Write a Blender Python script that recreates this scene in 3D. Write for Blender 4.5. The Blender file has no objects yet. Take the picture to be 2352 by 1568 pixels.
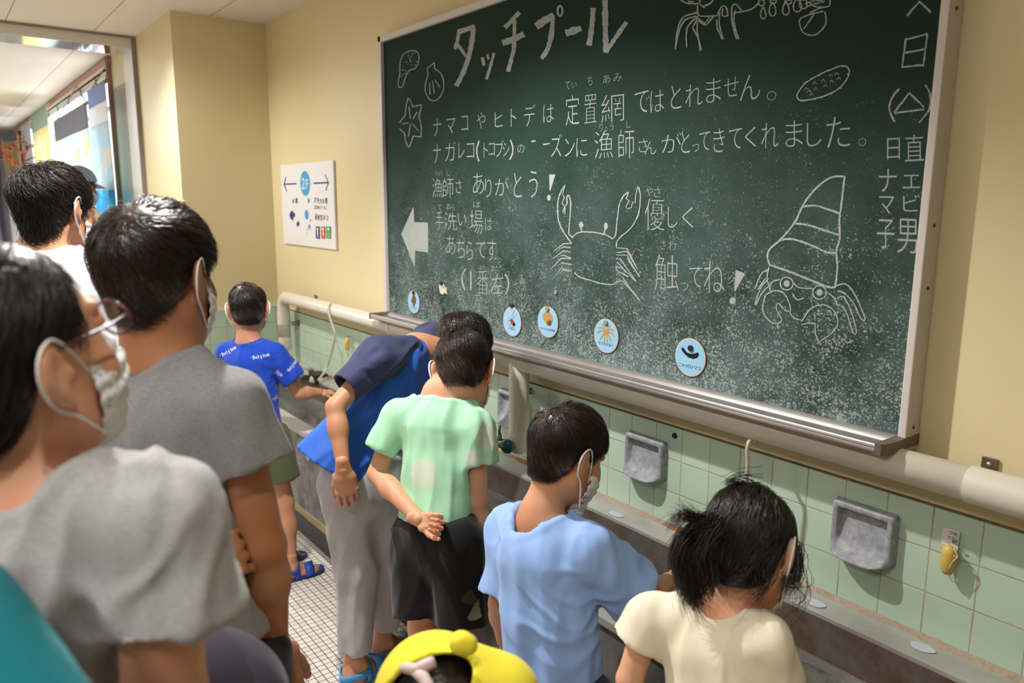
import bpy, bmesh, math, random
import numpy as np
from mathutils import Vector, Matrix
random.seed(7)
RNG = np.random.default_rng(7)
SC = bpy.context.scene
COL = SC.collection

# ------------------------------------------------------------------ camera
CAM_M = np.array([[0.60128892, 0.79900475, 0.00656077],      # image right
                  [0.14609565, -0.101864, -0.98401209],      # image down
                  [-0.78556203, 0.59263406, -0.17798082]])   # viewing direction
CAM_C = np.array([0.0, -1.68, 1.5])
FPX = 1761.2
def ray(px, py):
    return CAM_M.T @ np.array([(px - 1176) / FPX, (py - 784) / FPX, 1.0])
def hit(px, py, ax, val):
    d = ray(px, py); return CAM_C + d * ((val - CAM_C[ax]) / d[ax])
def at(px, py, depth):
    return CAM_C + ray(px, py) * depth
cd = bpy.data.cameras.new('camera'); cam = bpy.data.objects.new('camera', cd); COL.objects.link(cam)
cd.sensor_width = 36; cd.lens = FPX / 2352 * 36; cd.clip_start = .02; cd.clip_end = 100
cam.matrix_world = Matrix(((CAM_M[0][0], -CAM_M[1][0], -CAM_M[2][0], CAM_C[0]),
                           (CAM_M[0][1], -CAM_M[1][1], -CAM_M[2][1], CAM_C[1]),
                           (CAM_M[0][2], -CAM_M[1][2], -CAM_M[2][2], CAM_C[2]), (0, 0, 0, 1)))
cd.dof.use_dof = True; cd.dof.focus_distance = 2.1; cd.dof.aperture_fstop = 3.6
SC.camera = cam

# ------------------------------------------------------------------ light and exposure
SC.view_settings.view_transform = 'Standard'; SC.view_settings.look = 'None'
SC.view_settings.gamma = 1; SC.view_settings.use_curve_mapping = False
SC.view_settings.exposure = 0.38
w = bpy.data.worlds.new('sky'); SC.world = w; w.use_nodes = True
w.node_tree.nodes['Background'].inputs[0].default_value = (0.92, 0.97, 1.0, 1)
w.node_tree.nodes['Background'].inputs[1].default_value = 2.2
def lamp(name, kind, loc, aim, power, color=(1, 1, 1), **kw):
    l = bpy.data.lights.new(name, kind); l.energy = power; l.color = color
    for k, v in kw.items(): setattr(l, k, v)
    o = bpy.data.objects.new(name, l); COL.objects.link(o); o.location = loc
    o.rotation_euler = (Vector(aim) - Vector(loc)).to_track_quat('-Z', 'Y').to_euler()
    return o
LAMP_R = (-1.95, -1.15, 2.46); LAMP_L = (-4.5, -1.25, 2.46); LAMP_W = (-0.38, -1.62, 2.46)
lamp('spot_light', 'SPOT', LAMP_R, (-1.93, -1.0, 0.6), 124, (1, .975, .93), spot_size=math.radians(128), spot_blend=.45, shadow_soft_size=.025)
lamp('spot_light', 'SPOT', LAMP_L, (-4.3, -.85, 0.6), 66, (1, .975, .93), spot_size=math.radians(140), spot_blend=.8, shadow_soft_size=.025)
lamp('spot_light', 'SPOT', LAMP_W, (-0.72, -1.35, 0.6), 24, (1, .975, .93), spot_size=math.radians(78), spot_blend=.7, shadow_soft_size=.03)
lamp('window_daylight', 'AREA', (-9.7, .9, 1.9), (-9.7, -2, 1.6), 190, (.90, .95, 1.0), shape='RECTANGLE', size=6.6, size_y=1.6)
FILL_LAMPS = [(-0.5, -2.7, 2.47), (-3.0, -2.9, 2.47), (-5.0, -2.7, 2.47)]  # unseen area lamps added behind the pupils as ambient fill
for p in ((-7.2, -2.3, 2.47), (-9.6, -2.3, 2.47)): lamp('fill_light', 'AREA', p, (p[0], p[1], 0), 64, (.94, .97, 1.0), shape='RECTANGLE', size=1.6, size_y=.3)  # added fill to brighten the corridor hangings and door frame
for p in FILL_LAMPS:
    lamp('fill_light', 'AREA', p, (p[0], p[1], 0), 20 if p[0] > -1 else 15, (1, .98, .95), shape='RECTANGLE', size=1.2, size_y=.22)

# ------------------------------------------------------------------ helpers
def srgb(*c):
    if len(c) == 1: h = c[0].lstrip('#'); c = [int(h[i:i + 2], 16) for i in (0, 2, 4)]
    return tuple(((v / 255) / 12.92 if v / 255 <= .04045 else ((v / 255 + .055) / 1.055) ** 2.4) for v in c) + (1.0,)

class NT:
    """small node-tree builder"""
    def __init__(s, name):
        s.m = bpy.data.materials.new(name); s.m.use_nodes = True; s.t = s.m.node_tree
        s.b = s.t.nodes['Principled BSDF']
        s.coord = None
    def n(s, typ, **kw):
        nd = s.t.nodes.new(typ)
        for k, v in kw.items():
            if k.startswith('i_'):
                key = k[2:]; key = int(key) if key.isdigit() else key
                s.put(nd.inputs[key], v)
            else: setattr(nd, k, v)
        return nd
    def put(s, sock, v):
        if isinstance(v, bpy.types.NodeSocket): s.t.links.new(v, sock)
        elif hasattr(v, 'outputs'): s.t.links.new(v.outputs[0], sock)
        else: sock.default_value = v
    def pos(s):
        if s.coord is None: s.coord = s.n('ShaderNodeTexCoord').outputs['Object']
        return s.coord
    def math(s, op, a, b=0.0, c=None):
        nd = s.n('ShaderNodeMath', operation=op); s.put(nd.inputs[0], a); s.put(nd.inputs[1], b)
        if c is not None: s.put(nd.inputs[2], c)
        return nd.outputs[0]
    def mix(s, f, a, b):
        nd = s.n('ShaderNodeMix', data_type='RGBA'); s.put(nd.inputs[0], f); s.put(nd.inputs[6], a); s.put(nd.inputs[7], b)
        return nd.outputs[2]
    def noise(s, scale, detail=3, rough=.5, vec=None, stretch=None):
        v = vec or s.pos()
        if stretch:
            mp = s.n('ShaderNodeMapping'); s.put(mp.inputs[0], v); mp.inputs[3].default_value = stretch; v = mp.outputs[0]
        nd = s.n('ShaderNodeTexNoise'); s.put(nd.inputs['Vector'], v); nd.inputs['Scale'].default_value = scale
        nd.inputs['Detail'].default_value = detail; nd.inputs['Roughness'].default_value = rough
        return nd.outputs[0]
    def ramp(s, f, lo, hi):
        nd = s.n('ShaderNodeMapRange'); s.put(nd.inputs[0], f); nd.inputs[1].default_value = lo; nd.inputs[2].default_value = hi
        return nd.outputs[0]
    def bump(s, h, strength=.3, dist=.002):
        nd = s.n('ShaderNodeBump'); s.put(nd.inputs['Height'], h); nd.inputs['Strength'].default_value = strength; nd.inputs['Distance'].default_value = dist
        s.t.links.new(nd.outputs[0], s.b.inputs['Normal'])
    def base(s, c): s.put(s.b.inputs['Base Color'], c)
    def set(s, **kw):
        for k, v in kw.items(): s.put(s.b.inputs[k.replace('_', ' ')], v)
        return s

def simple(name, col, rough=.5, metal=0, var=.12, scale=40, bump=0, bscale=200, spec=None, dist=.001):
    t = NT(name); c = col if len(col) == 4 else tuple(col) + (1,)
    dark = tuple(v * (1 - var) for v in c[:3]) + (1,); light = tuple(min(1, v * (1 + var)) for v in c[:3]) + (1,)
    t.base(t.mix(t.noise(scale), dark, light)); t.set(Roughness=rough, Metallic=metal)
    if spec is not None: t.b.inputs['Specular IOR Level'].default_value = spec
    if bump: t.bump(t.noise(bscale, 4), bump, dist)
    return t.m

def grid_mask(t, axes, pitch, grout, off=(0, 0)):
    """1 on the joints of a square grid on two object axes"""
    sep = t.n('ShaderNodeSeparateXYZ'); t.put(sep.inputs[0], t.pos()); out = None
    for ax, o in zip(axes, off):
        v = t.math('ADD', sep.outputs[ax], o + 100 * pitch)
        f = t.math('FRACT', t.math('DIVIDE', v, pitch)); d = t.math('ABSOLUTE', t.math('SUBTRACT', f, .5))
        m = t.ramp(d, .5 - grout / pitch * .5 - .012, .5 - grout / pitch * .5 + .004)
        out = m if out is None else t.math('MAXIMUM', out, m)
    return out
def cell_rand(t, axes, pitch, off=(0, 0)):
    sep = t.n('ShaderNodeSeparateXYZ'); t.put(sep.inputs[0], t.pos()); cmb = t.n('ShaderNodeCombineXYZ')
    for i, (ax, o) in enumerate(zip(axes, off)):
        t.put(cmb.inputs[i], t.math('FLOOR', t.math('DIVIDE', t.math('ADD', sep.outputs[ax], o + 100 * pitch), pitch)))
    wn = t.n('ShaderNodeTexWhiteNoise', noise_dimensions='3D'); t.put(wn.inputs[0], cmb.outputs[0]); return wn.outputs[0]

def mk(name, V, F, m, parent=None, loc=None, smooth=False, kind=None):
    """links vertices (world coordinates) and faces as one mesh object"""
    V = np.asarray(V, dtype=np.float64).reshape(-1, 3)
    org = np.zeros(3)
    if loc is not None: org = np.asarray(loc, float)
    elif parent is not None: org = np.asarray(parent['org'] if 'org' in parent else (0, 0, 0), float)
    V = V - org
    me = bpy.data.meshes.new(name)
    if isinstance(F, np.ndarray):
        k = F.shape[1]
        me.vertices.add(len(V)); me.vertices.foreach_set('co', V.astype(np.float32).ravel())
        me.loops.add(F.size); me.loops.foreach_set('vertex_index', F.astype(np.int32).ravel())
        me.polygons.add(len(F)); me.polygons.foreach_set('loop_start', np.arange(0, F.size, k, dtype=np.int32))
        me.update(calc_edges=True)
    else:
        me.from_pydata([tuple(v) for v in V], [], [tuple(f) for f in F]); me.update()
    if smooth: me.polygons.foreach_set('use_smooth', [True] * len(me.polygons))
    ms = m if isinstance(m, (list, tuple)) else [m]
    for x in ms: me.materials.append(x)
    o = bpy.data.objects.new(name, me); COL.objects.link(o)
    if parent is not None: o.parent = parent
    else: o.location = org
    if parent is not None and loc is not None:
        o.location = org - np.asarray(parent['org'], float)
    o['org'] = [float(x) for x in org]
    if kind: o['kind'] = kind
    return o
def tag(o, label, cat=None, group=None):
    o['label'] = label
    if cat: o['category'] = cat
    if group: o['group'] = group
    return o
def empty(name, loc, label, cat, group=None):
    o = bpy.data.objects.new(name, None); COL.objects.link(o); o.location = loc; o['org'] = [float(x) for x in loc]
    o.empty_display_size = .05
    return tag(o, label, cat, group)

class MB:
    """collects shapes into one mesh"""
    def __init__(s): s.V = []; s.F = []
    def add(s, V, F):
        o = len(s.V); s.parts = getattr(s, 'parts', []) + [(o, len(V), len(s.F), len(F))]; s.V += [tuple(map(float, v)) for v in V]; s.F += [tuple(i + o for i in f) for f in F]; return s
    def box(s, a, b, bev=0):
        bm = bmesh.new(); a = np.array(a, float); b = np.array(b, float); lo, hi = np.minimum(a, b), np.maximum(a, b)
        bmesh.ops.create_cube(bm, size=1)
        for v in bm.verts: v.co = Vector([lo[i] + (v.co[i] + .5) * (hi[i] - lo[i]) for i in range(3)])
        if bev: bmesh.ops.bevel(bm, geom=bm.edges[:], offset=bev, segments=2, affect='EDGES', profile=.6)
        return s.bm(bm)
    def bm(s, bm):
        bm.verts.index_update(); s.add([v.co[:] for v in bm.verts], [[v.index for v in f.verts] for f in bm.faces]); bm.free(); return s
    def tube(s, pts, r, n=10, caps=True):
        pts = [np.array(p, float) for p in pts]; k = len(pts); rs = r if hasattr(r, '__len__') else [r] * k
        t0 = pts[1] - pts[0]; ref = np.array([0, 0, 1.]) if abs(t0[2]) < .9 * np.linalg.norm(t0) else np.array([1., 0, 0])
        V = []
        for i, p in enumerate(pts):
            t = pts[min(i + 1, k - 1)] - pts[max(i - 1, 0)]; t = t / (np.linalg.norm(t) + 1e-12)
            ref = ref - t * (ref @ t); ref /= np.linalg.norm(ref) + 1e-12; v = np.cross(t, ref)
            for j in range(n):
                a = 2 * math.pi * j / n; V.append(p + rs[i] * (math.cos(a) * ref + math.sin(a) * v))
        F = [(i * n + j, i * n + (j + 1) % n, (i + 1) * n + (j + 1) % n, (i + 1) * n + j) for i in range(k - 1) for j in range(n)]
        if caps: F += [tuple(range(n))[::-1], tuple((k - 1) * n + j for j in range(n))]
        return s.add(V, F)
    def lathe(s, c, axis, prof, n=32):
        """prof: list of (distance along axis, radius)"""
        c = np.array(c, float); ax = np.array(axis, float); ax /= np.linalg.norm(ax)
        ref = np.array([0, 0, 1.]) if abs(ax[2]) < .9 else np.array([1., 0, 0]); u = np.cross(ref, ax); u /= np.linalg.norm(u); v = np.cross(ax, u)
        V = [c + ax * d + r * (math.cos(2 * math.pi * j / n) * u + math.sin(2 * math.pi * j / n) * v) for d, r in prof for j in range(n)]; k = len(prof)
        F = [(i * n + j, i * n + (j + 1) % n, (i + 1) * n + (j + 1) % n, (i + 1) * n + j) for i in range(k - 1) for j in range(n)]
        F += [tuple(range(n))[::-1], tuple((k - 1) * n + j for j in range(n))]
        return s.add(V, F)
    def extr(s, poly, axis, d):
        """polygon of 3-D points pushed along axis by d"""
        P = [np.array(p, float) for p in poly]; a = np.array(axis, float) * d; n = len(P)
        return s.add(P + [p + a for p in P], [tuple(range(n))[::-1], tuple(range(n, 2 * n))] + [(i, (i + 1) % n, n + (i + 1) % n, n + i) for i in range(n)])
    def build(s, name, m, parent=None, loc=None, smooth=False, kind=None): return mk(name, s.V, s.F, m, parent, loc, smooth, kind)
def smooth_angle(o, deg=40):
    me = o.data; me.polygons.foreach_set('use_smooth', [True] * len(me.polygons)); me.set_sharp_from_angle(angle=math.radians(deg)); return o
# ------------------------------------------------------------------ setting
CEIL = 2.512; XL = -4.63; YE = -.52
t = NT('cream_paint'); t.base(t.mix(t.noise(2.2, 4), srgb('#dccca0'), srgb('#e0d3aa'))); t.set(Roughness=.42); t.bump(t.noise(260, 3), .05, .0008); M_CREAM = t.m
t = NT('green_tile')
def tile_mat(name, axes, off):
    t = NT(name); g = grid_mask(t, axes, .1, .0022, off); rnd = cell_rand(t, axes, .1, off)
    body = t.mix(t.math('MULTIPLY', rnd, .7), srgb('#bdd2be'), srgb('#b2cab5'))
    dirt = t.mix(t.ramp(t.noise(9, 4), .45, .72), srgb('#b3a78f'), srgb('#8d7a5c'))
    t.base(t.mix(g, body, dirt)); t.set(Roughness=t.math('ADD', .22, t.math('MULTIPLY', g, .5)))
    t.bump(t.math('SUBTRACT', 1, g), .5, .0015); return t.m
bpy.data.materials.remove(t.m)
M_TILE_X = tile_mat('green_wall_tile', (0, 2), (.7, -.062)); M_TILE_Y = tile_mat('green_wall_tile_side', (1, 2), (.02, -.062))
t = NT('mosaic_floor'); g = grid_mask(t, (0, 1), .0262, .0026); rnd = cell_rand(t, (0, 1), .0262)
t.base(t.mix(g, t.mix(rnd, srgb('#e2dad2'), srgb('#d3cac2')), srgb('#4b443b'))); t.set(Roughness=t.math('ADD', .35, t.math('MULTIPLY', g, .4))); t.bump(t.math('SUBTRACT', 1, g), .4, .001); M_FLOOR = t.m
t = NT('ceiling_board'); sep = t.n('ShaderNodeSeparateXYZ'); t.put(sep.inputs[0], t.pos())
def line(ax, off, pitch, wd):
    f = t.math('FRACT', t.math('DIVIDE', t.math('ADD', sep.outputs[ax], off + 100 * pitch), pitch)); d = t.math('ABSOLUTE', t.math('SUBTRACT', f, .5))
    return t.ramp(d, .5 - wd / pitch, .5 - wd / pitch * .5)
j = t.math('MAXIMUM', line(1, .756, .45, .003), t.math('MULTIPLY', line(0, 4.39, .9, .002), .35))
speck = t.ramp(t.noise(95, 2, .6), .66, .70)
t.base(t.mix(j, t.mix(t.math('MULTIPLY', speck, .5), srgb('#ded4c8'), srgb('#9a8d80')), srgb('#7d7062'))); t.set(Roughness=.9); t.bump(t.noise(60, 4), .25, .002); M_CEIL = t.m
M_ALU = simple('brushed_aluminium', srgb('#c9c6c4'), .3, 1, .06, 30)
M_WHITEMETAL = simple('white_painted_metal', srgb('#d9d6d4'), .4, 0, .05, 12)
M_DARKGAP = simple('dark_seal', srgb('#4b4234'), .7)

MB().box((-14, -5, -.06), (2.2, .2, 0)).build('floor', M_FLOOR, kind='structure')
MB().box((-14, -5, CEIL), (2.2, .2, CEIL + .06)).build('ceiling', M_CEIL, kind='structure')
wall = MB().box((XL - .12, 0, 0), (2.2, .12, CEIL)).build('wall_back', M_CREAM, loc=(-1.5, 0, 0), kind='structure')
MB().box((XL, -.006, .30), (2.2, 0, .862)).build('tile_wainscot', M_TILE_X, wall, loc=(0, 0, 0))
M_GROUTLINE = simple('tile_edge_grime', srgb('#6b5a3c'), .8, 0, .5, 60)
MB().box((XL, -.0075, .8605), (2.2, -.0005, .8645)).build('tile_edge', M_GROUTLINE, wall)
wl = MB().box((XL - .12, YE, 0), (XL, 0, CEIL)).build('wall_left', M_CREAM, loc=(XL, YE / 2, 0), kind='structure')
MB().box((XL, YE + .03, .12), (XL + .006, -.006, .862)).build('tile_wainscot', M_TILE_Y, wl, loc=(0, 0, 0))
MB().box((XL, YE + .025, .862), (XL + .008, -.006, .869)).box((XL, YE + .022, .12), (XL + .008, YE + .03, .869)).build('tile_edge', simple('white_tile_edge', srgb('#dcd9cc'), .4), wl)
# corridor wall with its window band
WX0, WX1, WZ0, WZ1 = -13.2, -6.35, .95, 2.45
mb = MB(); mb.box((-14, YE, 0), (XL - .12, YE + .14, WZ0)); mb.box((-14, YE, WZ1), (XL - .12, YE + .14, CEIL)); mb.box((-14, YE, WZ0), (WX0, YE + .14, WZ1)); mb.box((WX1, YE, WZ0), (XL - .12, YE + .14, WZ1))
mb.build('wall_corridor', M_CREAM, loc=(-9, YE, 0), kind='structure')
MB().box((-14.1, -5, 0), (-14, YE + .14, CEIL)).build('wall_end', M_CREAM, kind='structure')
MB().box((2.2, -5, 0), (2.3, .12, CEIL)).build('wall_right', M_CREAM, kind='structure'); MB().box((-14, -5.1, 0), (2.3, -5, CEIL)).build('wall_front', M_CREAM, kind='structure')
M_BROWN = simple('brown_window_frame', srgb('#a5806c'), .5); M_PALEFRAME = simple('pale_window_sash', srgb('#e4e6ea'), .45)
fr = MB(); a = .05
fr.box((WX0 - a, YE - .03, WZ1), (WX1 + a, YE + .02, WZ1 + a)); fr.box((WX0 - a, YE - .03, WZ0 - a), (WX1 + a, YE + .02, WZ0)); fr.box((WX1, YE - .03, WZ0 - a), (WX1 + .03, YE + .02, WZ1 + a)); fr.box((WX0 - a, YE - .03, WZ0 - a), (WX0, YE + .02, WZ1 + a))
win = fr.build('window_1', M_BROWN, loc=(-9.7, YE, 1.7), kind='structure')
sash = MB(); sash.box((WX0, YE + .04, 2.17), (WX1, YE + .08, 2.21))
for i in range(10):
    x = WX1 - .04 - i * .75; sash.box((x - .035, YE + .03, WZ0), (x + .035, YE + .09, WZ1))
sash.box((WX0, YE + .03, WZ0), (WX1, YE + .09, WZ0 + .05)); sash.box((WX0, YE + .03, WZ1 - .05), (WX1, YE + .09, WZ1))
sash.build('window_sash', M_PALEFRAME, win)
t = NT('window_glass'); t.base((1, 1, 1, 1)); t.set(Roughness=.03)
tp = t.n('ShaderNodeBsdfTransparent'); gx = t.n('ShaderNodeMixShader'); gx.inputs[0].default_value = .06; t.t.links.new(tp.outputs[0], gx.inputs[1]); t.t.links.new(t.b.outputs[0], gx.inputs[2]); t.t.links.new(gx.outputs[0], t.t.nodes['Material Output'].inputs[0]); M_GLASS = t.m
MB().box((WX0, YE + .058, WZ0), (WX1, YE + .062, WZ1)).build('window_pane', M_GLASS, win)
# metal door frame between the wash room and the corridor
tr = MB(); tr.box((-5.79, YE - .022, 0), (-5.5, YE, CEIL)).box((-5.79, -3.2, 2.445), (-5.5, YE - .022, CEIL - .012))
d1 = tr.build('door_1', M_WHITEMETAL, loc=(-5.64, YE, 0), kind='structure')
MB().box((-5.792, -3.2, 2.440), (-5.505, YE - .022, 2.446)).build('polished_header', simple('polished_steel', srgb('#dfe0e2'), .07, 1, .03, 3), d1)
MB().box((-5.505, -3.2, CEIL - .014), (-5.485, YE, CEIL)).box((-5.505, YE - .026, 0), (-5.488, YE, CEIL)).build('door_seal', simple('grey_rubber_seal', srgb('#8b857b'), .7), d1)

# ------------------------------------------------------------------ spotlights and added fill lamps on the ceiling (above the frame)
M_LAMPW = simple('lamp_housing_white', srgb('#e8e6e0'), .4)
def glow(name, col, s):
    m = bpy.data.materials.new(name); m.use_nodes = True; b = m.node_tree.nodes['Principled BSDF']; b.inputs['Emission Color'].default_value = col; b.inputs['Emission Strength'].default_value = s; return m
M_GLOW = glow('lit_diffuser', (1, .95, .86, 1), 3)

# ------------------------------------------------------------------ blackboard
YB = -.045                                    # face of the green board
BL, BR = hit(894.5, 715, 1, YB)[0], hit(2061, 1000, 1, -.06)[0]
RW = hit(2080, 1003, 1, -.06)[0] - BR           # width of the right-hand rail
BT, BB = hit(885.5, 96, 1, YB)[2], hit(2057, 1004, 1, YB)[2] - .004
t = NT('green_chalkboard'); sep = t.n('ShaderNodeSeparateXYZ'); t.put(sep.inputs[0], t.pos())
low = t.ramp(sep.outputs[2], 1.95, 1.0)      # more old chalk towards the tray where hands smear it
n1 = t.noise(210, 2, .7); n2 = t.noise(14, 5, .65); n3 = t.noise(560, 2, .6)
th = t.math('SUBTRACT', .705, t.math('ADD', t.math('MULTIPLY', low, .205), t.math('MULTIPLY', t.math('SUBTRACT', n2, .5), .30)))
sp = t.ramp(t.math('SUBTRACT', t.math('ADD', t.math('MULTIPLY', n1, .75), t.math('MULTIPLY', n3, .25)), th), .0, .10)
haze = t.math('MULTIPLY', t.math('MULTIPLY', low, low), t.ramp(t.noise(5, 6, .7), .3, .8))
cb = t.mix(t.math('MULTIPLY', haze, .8), t.mix(t.noise(3, 4), srgb('#162c26'), srgb('#1b352e')), srgb('#7d9294'))
t.base(t.mix(t.math('MULTIPLY', sp, .5), cb, srgb('#ccd2d2'))); t.set(Roughness=.8); t.b.inputs['Specular IOR Level'].default_value = .22; t.bump(n1, .06, .0004); M_BOARD = t.m
M_FRAME = simple('board_frame_paint', srgb('#cdc6c2'), .38, .0, .05, 20)
M_FRAME_SIDE = M_FRAME
t = NT('tray_aluminium'); t.base(t.mix(t.noise(60, 3, .5, stretch=(.03, 1, 1)), srgb('#d2cdcb'), srgb('#b3adab'))); t.set(Metallic=.85, Roughness=.34); M_TRAY = t.m
M_ENDCAP = simple('grimy_grey_plastic', srgb('#6d625a'), .55, 0, .35, 60)
bb = empty('blackboard', ((BL + BR) / 2, 0, BB), 'long green blackboard covered with white chalk writing and sea creature drawings', 'blackboard')
MB().box((BL - .01, -.005, BB - .01), (BR + RW * .7, YB, BT + .01)).build('panel', M_BOARD, bb, loc=(0, 0, 0))
def rail(a, b): return MB().box(a, b, .003).build('frame_rail', M_FRAME, bb)
rail((BL - .026, 0, BB - .02), (BL, -.06, BT + .026)); rail((BR, 0, BB - .02), (BR + RW, -.06, BT + .026))
rail((BL - .026, 0, BT), (BR + RW, -.06, BT + .026)); rail((BL, 0, BB - .02), (BR, -.05, BB))
M_BLACKHOLE = simple('black_screw', srgb('#1c1612'), .5)
for z in (1.03, 1.33, 1.46, 1.88):
    MB().lathe((BR + RW + .0002, -.03, z), (1, 0, 0), [(0, .004), (.0015, .0035)], 10).build('screw', M_BLACKHOLE, bb)
# chalk tray: rounded back roll, flat shelf and fluted front lip
zt = BB - .001; YT = -.146; prof = [(-.044, zt + .012), (-.050, zt + .012), (-.058, zt + .008), (-.064, zt + .002), (-.068, zt - .002), (YT + .010, zt - .002), (YT + .008, zt + .009), (YT + .003, zt + .010), (YT + .001, zt + .008), (YT, zt + .004), (YT + .001, zt + .001), (YT, zt - .002), (YT, zt - .006), (YT + .002, zt - .010), (YT + .006, zt - .010), (YT + .008, zt - .005), (-.044, zt - .005)]
tray = MB().extr([(BL + .010, y, z) for y, z in prof][::-1], (1, 0, 0), BR - BL + RW - .030).build('chalk_tray', M_TRAY, bb); smooth_angle(tray, 25)
for x0, x1 in ((BL + .0, BL + .011), (BR + RW - .021, BR + RW + .0015)):
    cap = [(x0, -.0), (x1, -.0), (x1, -.10), (x1 - .003, YT + .012), (x1 - .010, YT + .001), (x0, YT - .001)] if x0 > -2 else [(x0, -.045), (x1, -.045), (x1, YT - .001), (x0, YT - .001)]
    MB().extr([(x, y, zt - .012) for x, y in cap], (0, 0, 1), .025).build('end_cap', M_ENDCAP, bb)

# chalk marks -----------------------------------------------------------------
t = NT('white_chalk'); nn = t.noise(900, 2, .6); gr = t.ramp(nn, .40, .56); tone = t.noise(30, 3)
t.base(t.mix(t.math('MULTIPLY', gr, .88), srgb('#46605a'), t.mix(tone, srgb('#c3c4c1'), srgb('#d6d6d3')))); t.set(Roughness=.95); t.b.inputs['Specular IOR Level'].default_value = .1; M_CHALK = t.m
YC = YB - .0006
_lay = [0]
def to_plane(P, y): return [hit(px, py, 1, y) for px, py in P]
def smooth_line(P, closed=False, step=6):
    """Catmull-Rom through pixel points"""
    P = [np.array(p, float) for p in P]
    if len(P) < 3: return P
    Q = ([P[-1]] + P + [P[0], P[1]]) if closed else ([2 * P[0] - P[1]] + P + [2 * P[-1] - P[-2]]); out = []
    for i in range(1, len(Q) - 2):
        a, b, c, d = Q[i - 1:i + 3]; n = max(2, int(np.linalg.norm(c - b) / step))
        for k in range(n):
            u = k / n; out.append(.5 * (2 * b + (c - a) * u + (2 * a - 5 * b + 4 * c - d) * u * u + (3 * b - a - 3 * c + d) * u ** 3))
    out.append(Q[-2]); return out
def stroke(mb, P, wpx, y=YC, smooth=True, jit=.35):
    """ribbon of chalk along pixel points, laid on the board"""
    P = smooth_line(P) if smooth and len(P) > 2 else [np.array(p, float) for p in P]
    if len(P) == 2:
        n = max(2, int(np.linalg.norm(P[1] - P[0]) / 8)); P = [P[0] + (P[1] - P[0]) * i / n for i in range(n + 1)]
    L = []; R_ = []
    for i, p in enumerate(P):
        tn = P[min(i + 1, len(P) - 1)] - P[max(i - 1, 0)]; tn = tn / (np.linalg.norm(tn) + 1e-9); nrm = np.array([-tn[1], tn[0]])
        wd = wpx * .5 * (1 + RNG.normal() * .12); q = p + RNG.normal(size=2) * jit * .5
        L.append(q + nrm * wd); R_.append(q - nrm * wd)
    _lay[0] = (_lay[0] + 1) % 9; n = len(P); V = to_plane(L + R_, y - .00012 * _lay[0])
    mb.add(V, [(i, i + 1, n + i + 1, n + i) for i in range(n - 1)])
def fill(mb, P, y=YC): mb.add(to_plane(P, y), [tuple(range(len(P)))])
def nums(s): 
    v = [float(q) for q in s.replace(',', ' ').split()]; return list(zip(v[::2], v[1::2]))
class Crop:
    """coordinates read in an enlarged crop of the photograph"""
    def __init__(s, x, y, k): s.x, s.y, s.k = x, y, k
    def __call__(s, P): return [(s.x + a / s.k, s.y + b / s.k) for a, b in P]
C3 = Crop(880, 0, 3.266); C4 = Crop(1450, 0, 2.6075); C5 = Crop(880, 360, 3.016); C6 = Crop(1560, 360, 2.1186)
_gl = {}
def glyph(ch, off=0.0):
    if (ch, off) not in _gl:
        c = bpy.data.curves.new('g', 'FONT'); c.body = ch; c.size = 1; c.resolution_u = 3; c.offset = off
        o = bpy.data.objects.new('g', c); COL.objects.link(o); dg = bpy.context.evaluated_depsgraph_get(); dg.update()
        m = o.evaluated_get(dg).to_mesh(); V = np.array([v.co[:2] for v in m.vertices]); F = [tuple(p.vertices) for p in m.polygons]
        bpy.data.objects.remove(o); bpy.data.curves.remove(c)
        lo, hi = V.min(0), V.max(0); _gl[(ch, off)] = ((V - (lo + hi) / 2) / np.maximum(hi - lo, .02), F)
    return _gl[(ch, off)]
def put_glyph(mb, ch, cx, cy, w_, h_, y=YC, off=-.016, rot=0, wob=.0):
    V, F = glyph(ch, off); sl = (cy - 456) / (cx + 172)
    if rot: a = math.radians(rot); V = V @ np.array([[math.cos(a), math.sin(a)], [-math.sin(a), math.cos(a)]])
    P = [(cx + u * w_ + (RNG.normal() * wob), cy + sl * u * w_ - v * h_) for u, v in V]
    mb.add(to_plane(P, y), F)
def text(mb, crop, s, dilate=1.0, off=-.016):
    """'char x y w h' items in crop pixels"""
    for it in s.split(';'):
        q = it.split()
        if len(q) != 5: continue
        cx, cy, w_, h_ = map(float, q[1:]); (cx, cy), = crop([(cx, cy)])
        put_glyph(mb, q[0], cx, cy, w_ / crop.k * dilate, h_ / crop.k * dilate, off=off)
def lines(mb, crop, s, wd, smooth=True):
    for it in s.split(';'):
        P = nums(it)
        if len(P) > 1: stroke(mb, crop(P), wd, smooth=smooth)
def chalk(name, mb, label=None, gap=.055):
    """one chalk mark per run of strokes that stand close together"""
    B = [(np.array(mb.V[o:o + n]).min(0), np.array(mb.V[o:o + n]).max(0)) for o, n, _, _ in mb.parts]; k = len(B); par = list(range(k))
    def root(i):
        while par[i] != i: i = par[i]
        return i
    for i in range(k):
        for j in range(i):
            d = np.maximum(0, np.maximum(B[i][0] - B[j][1], B[j][0] - B[i][1]))
            if math.hypot(d[0], d[2]) < gap: par[root(i)] = root(j)
    G = {}
    for i in range(k): G.setdefault(root(i), []).append(i)
    for g in G.values():
        q = MB()
        for i in g:
            o, n, fo, fn = mb.parts[i]; q.add(mb.V[o:o + n], [tuple(v - o for v in f) for f in mb.F[fo:fo + fn]])
        ob = q.build(name, M_CHALK, bb, loc=(0, 0, 0))
        if label: ob['label'] = label

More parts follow.
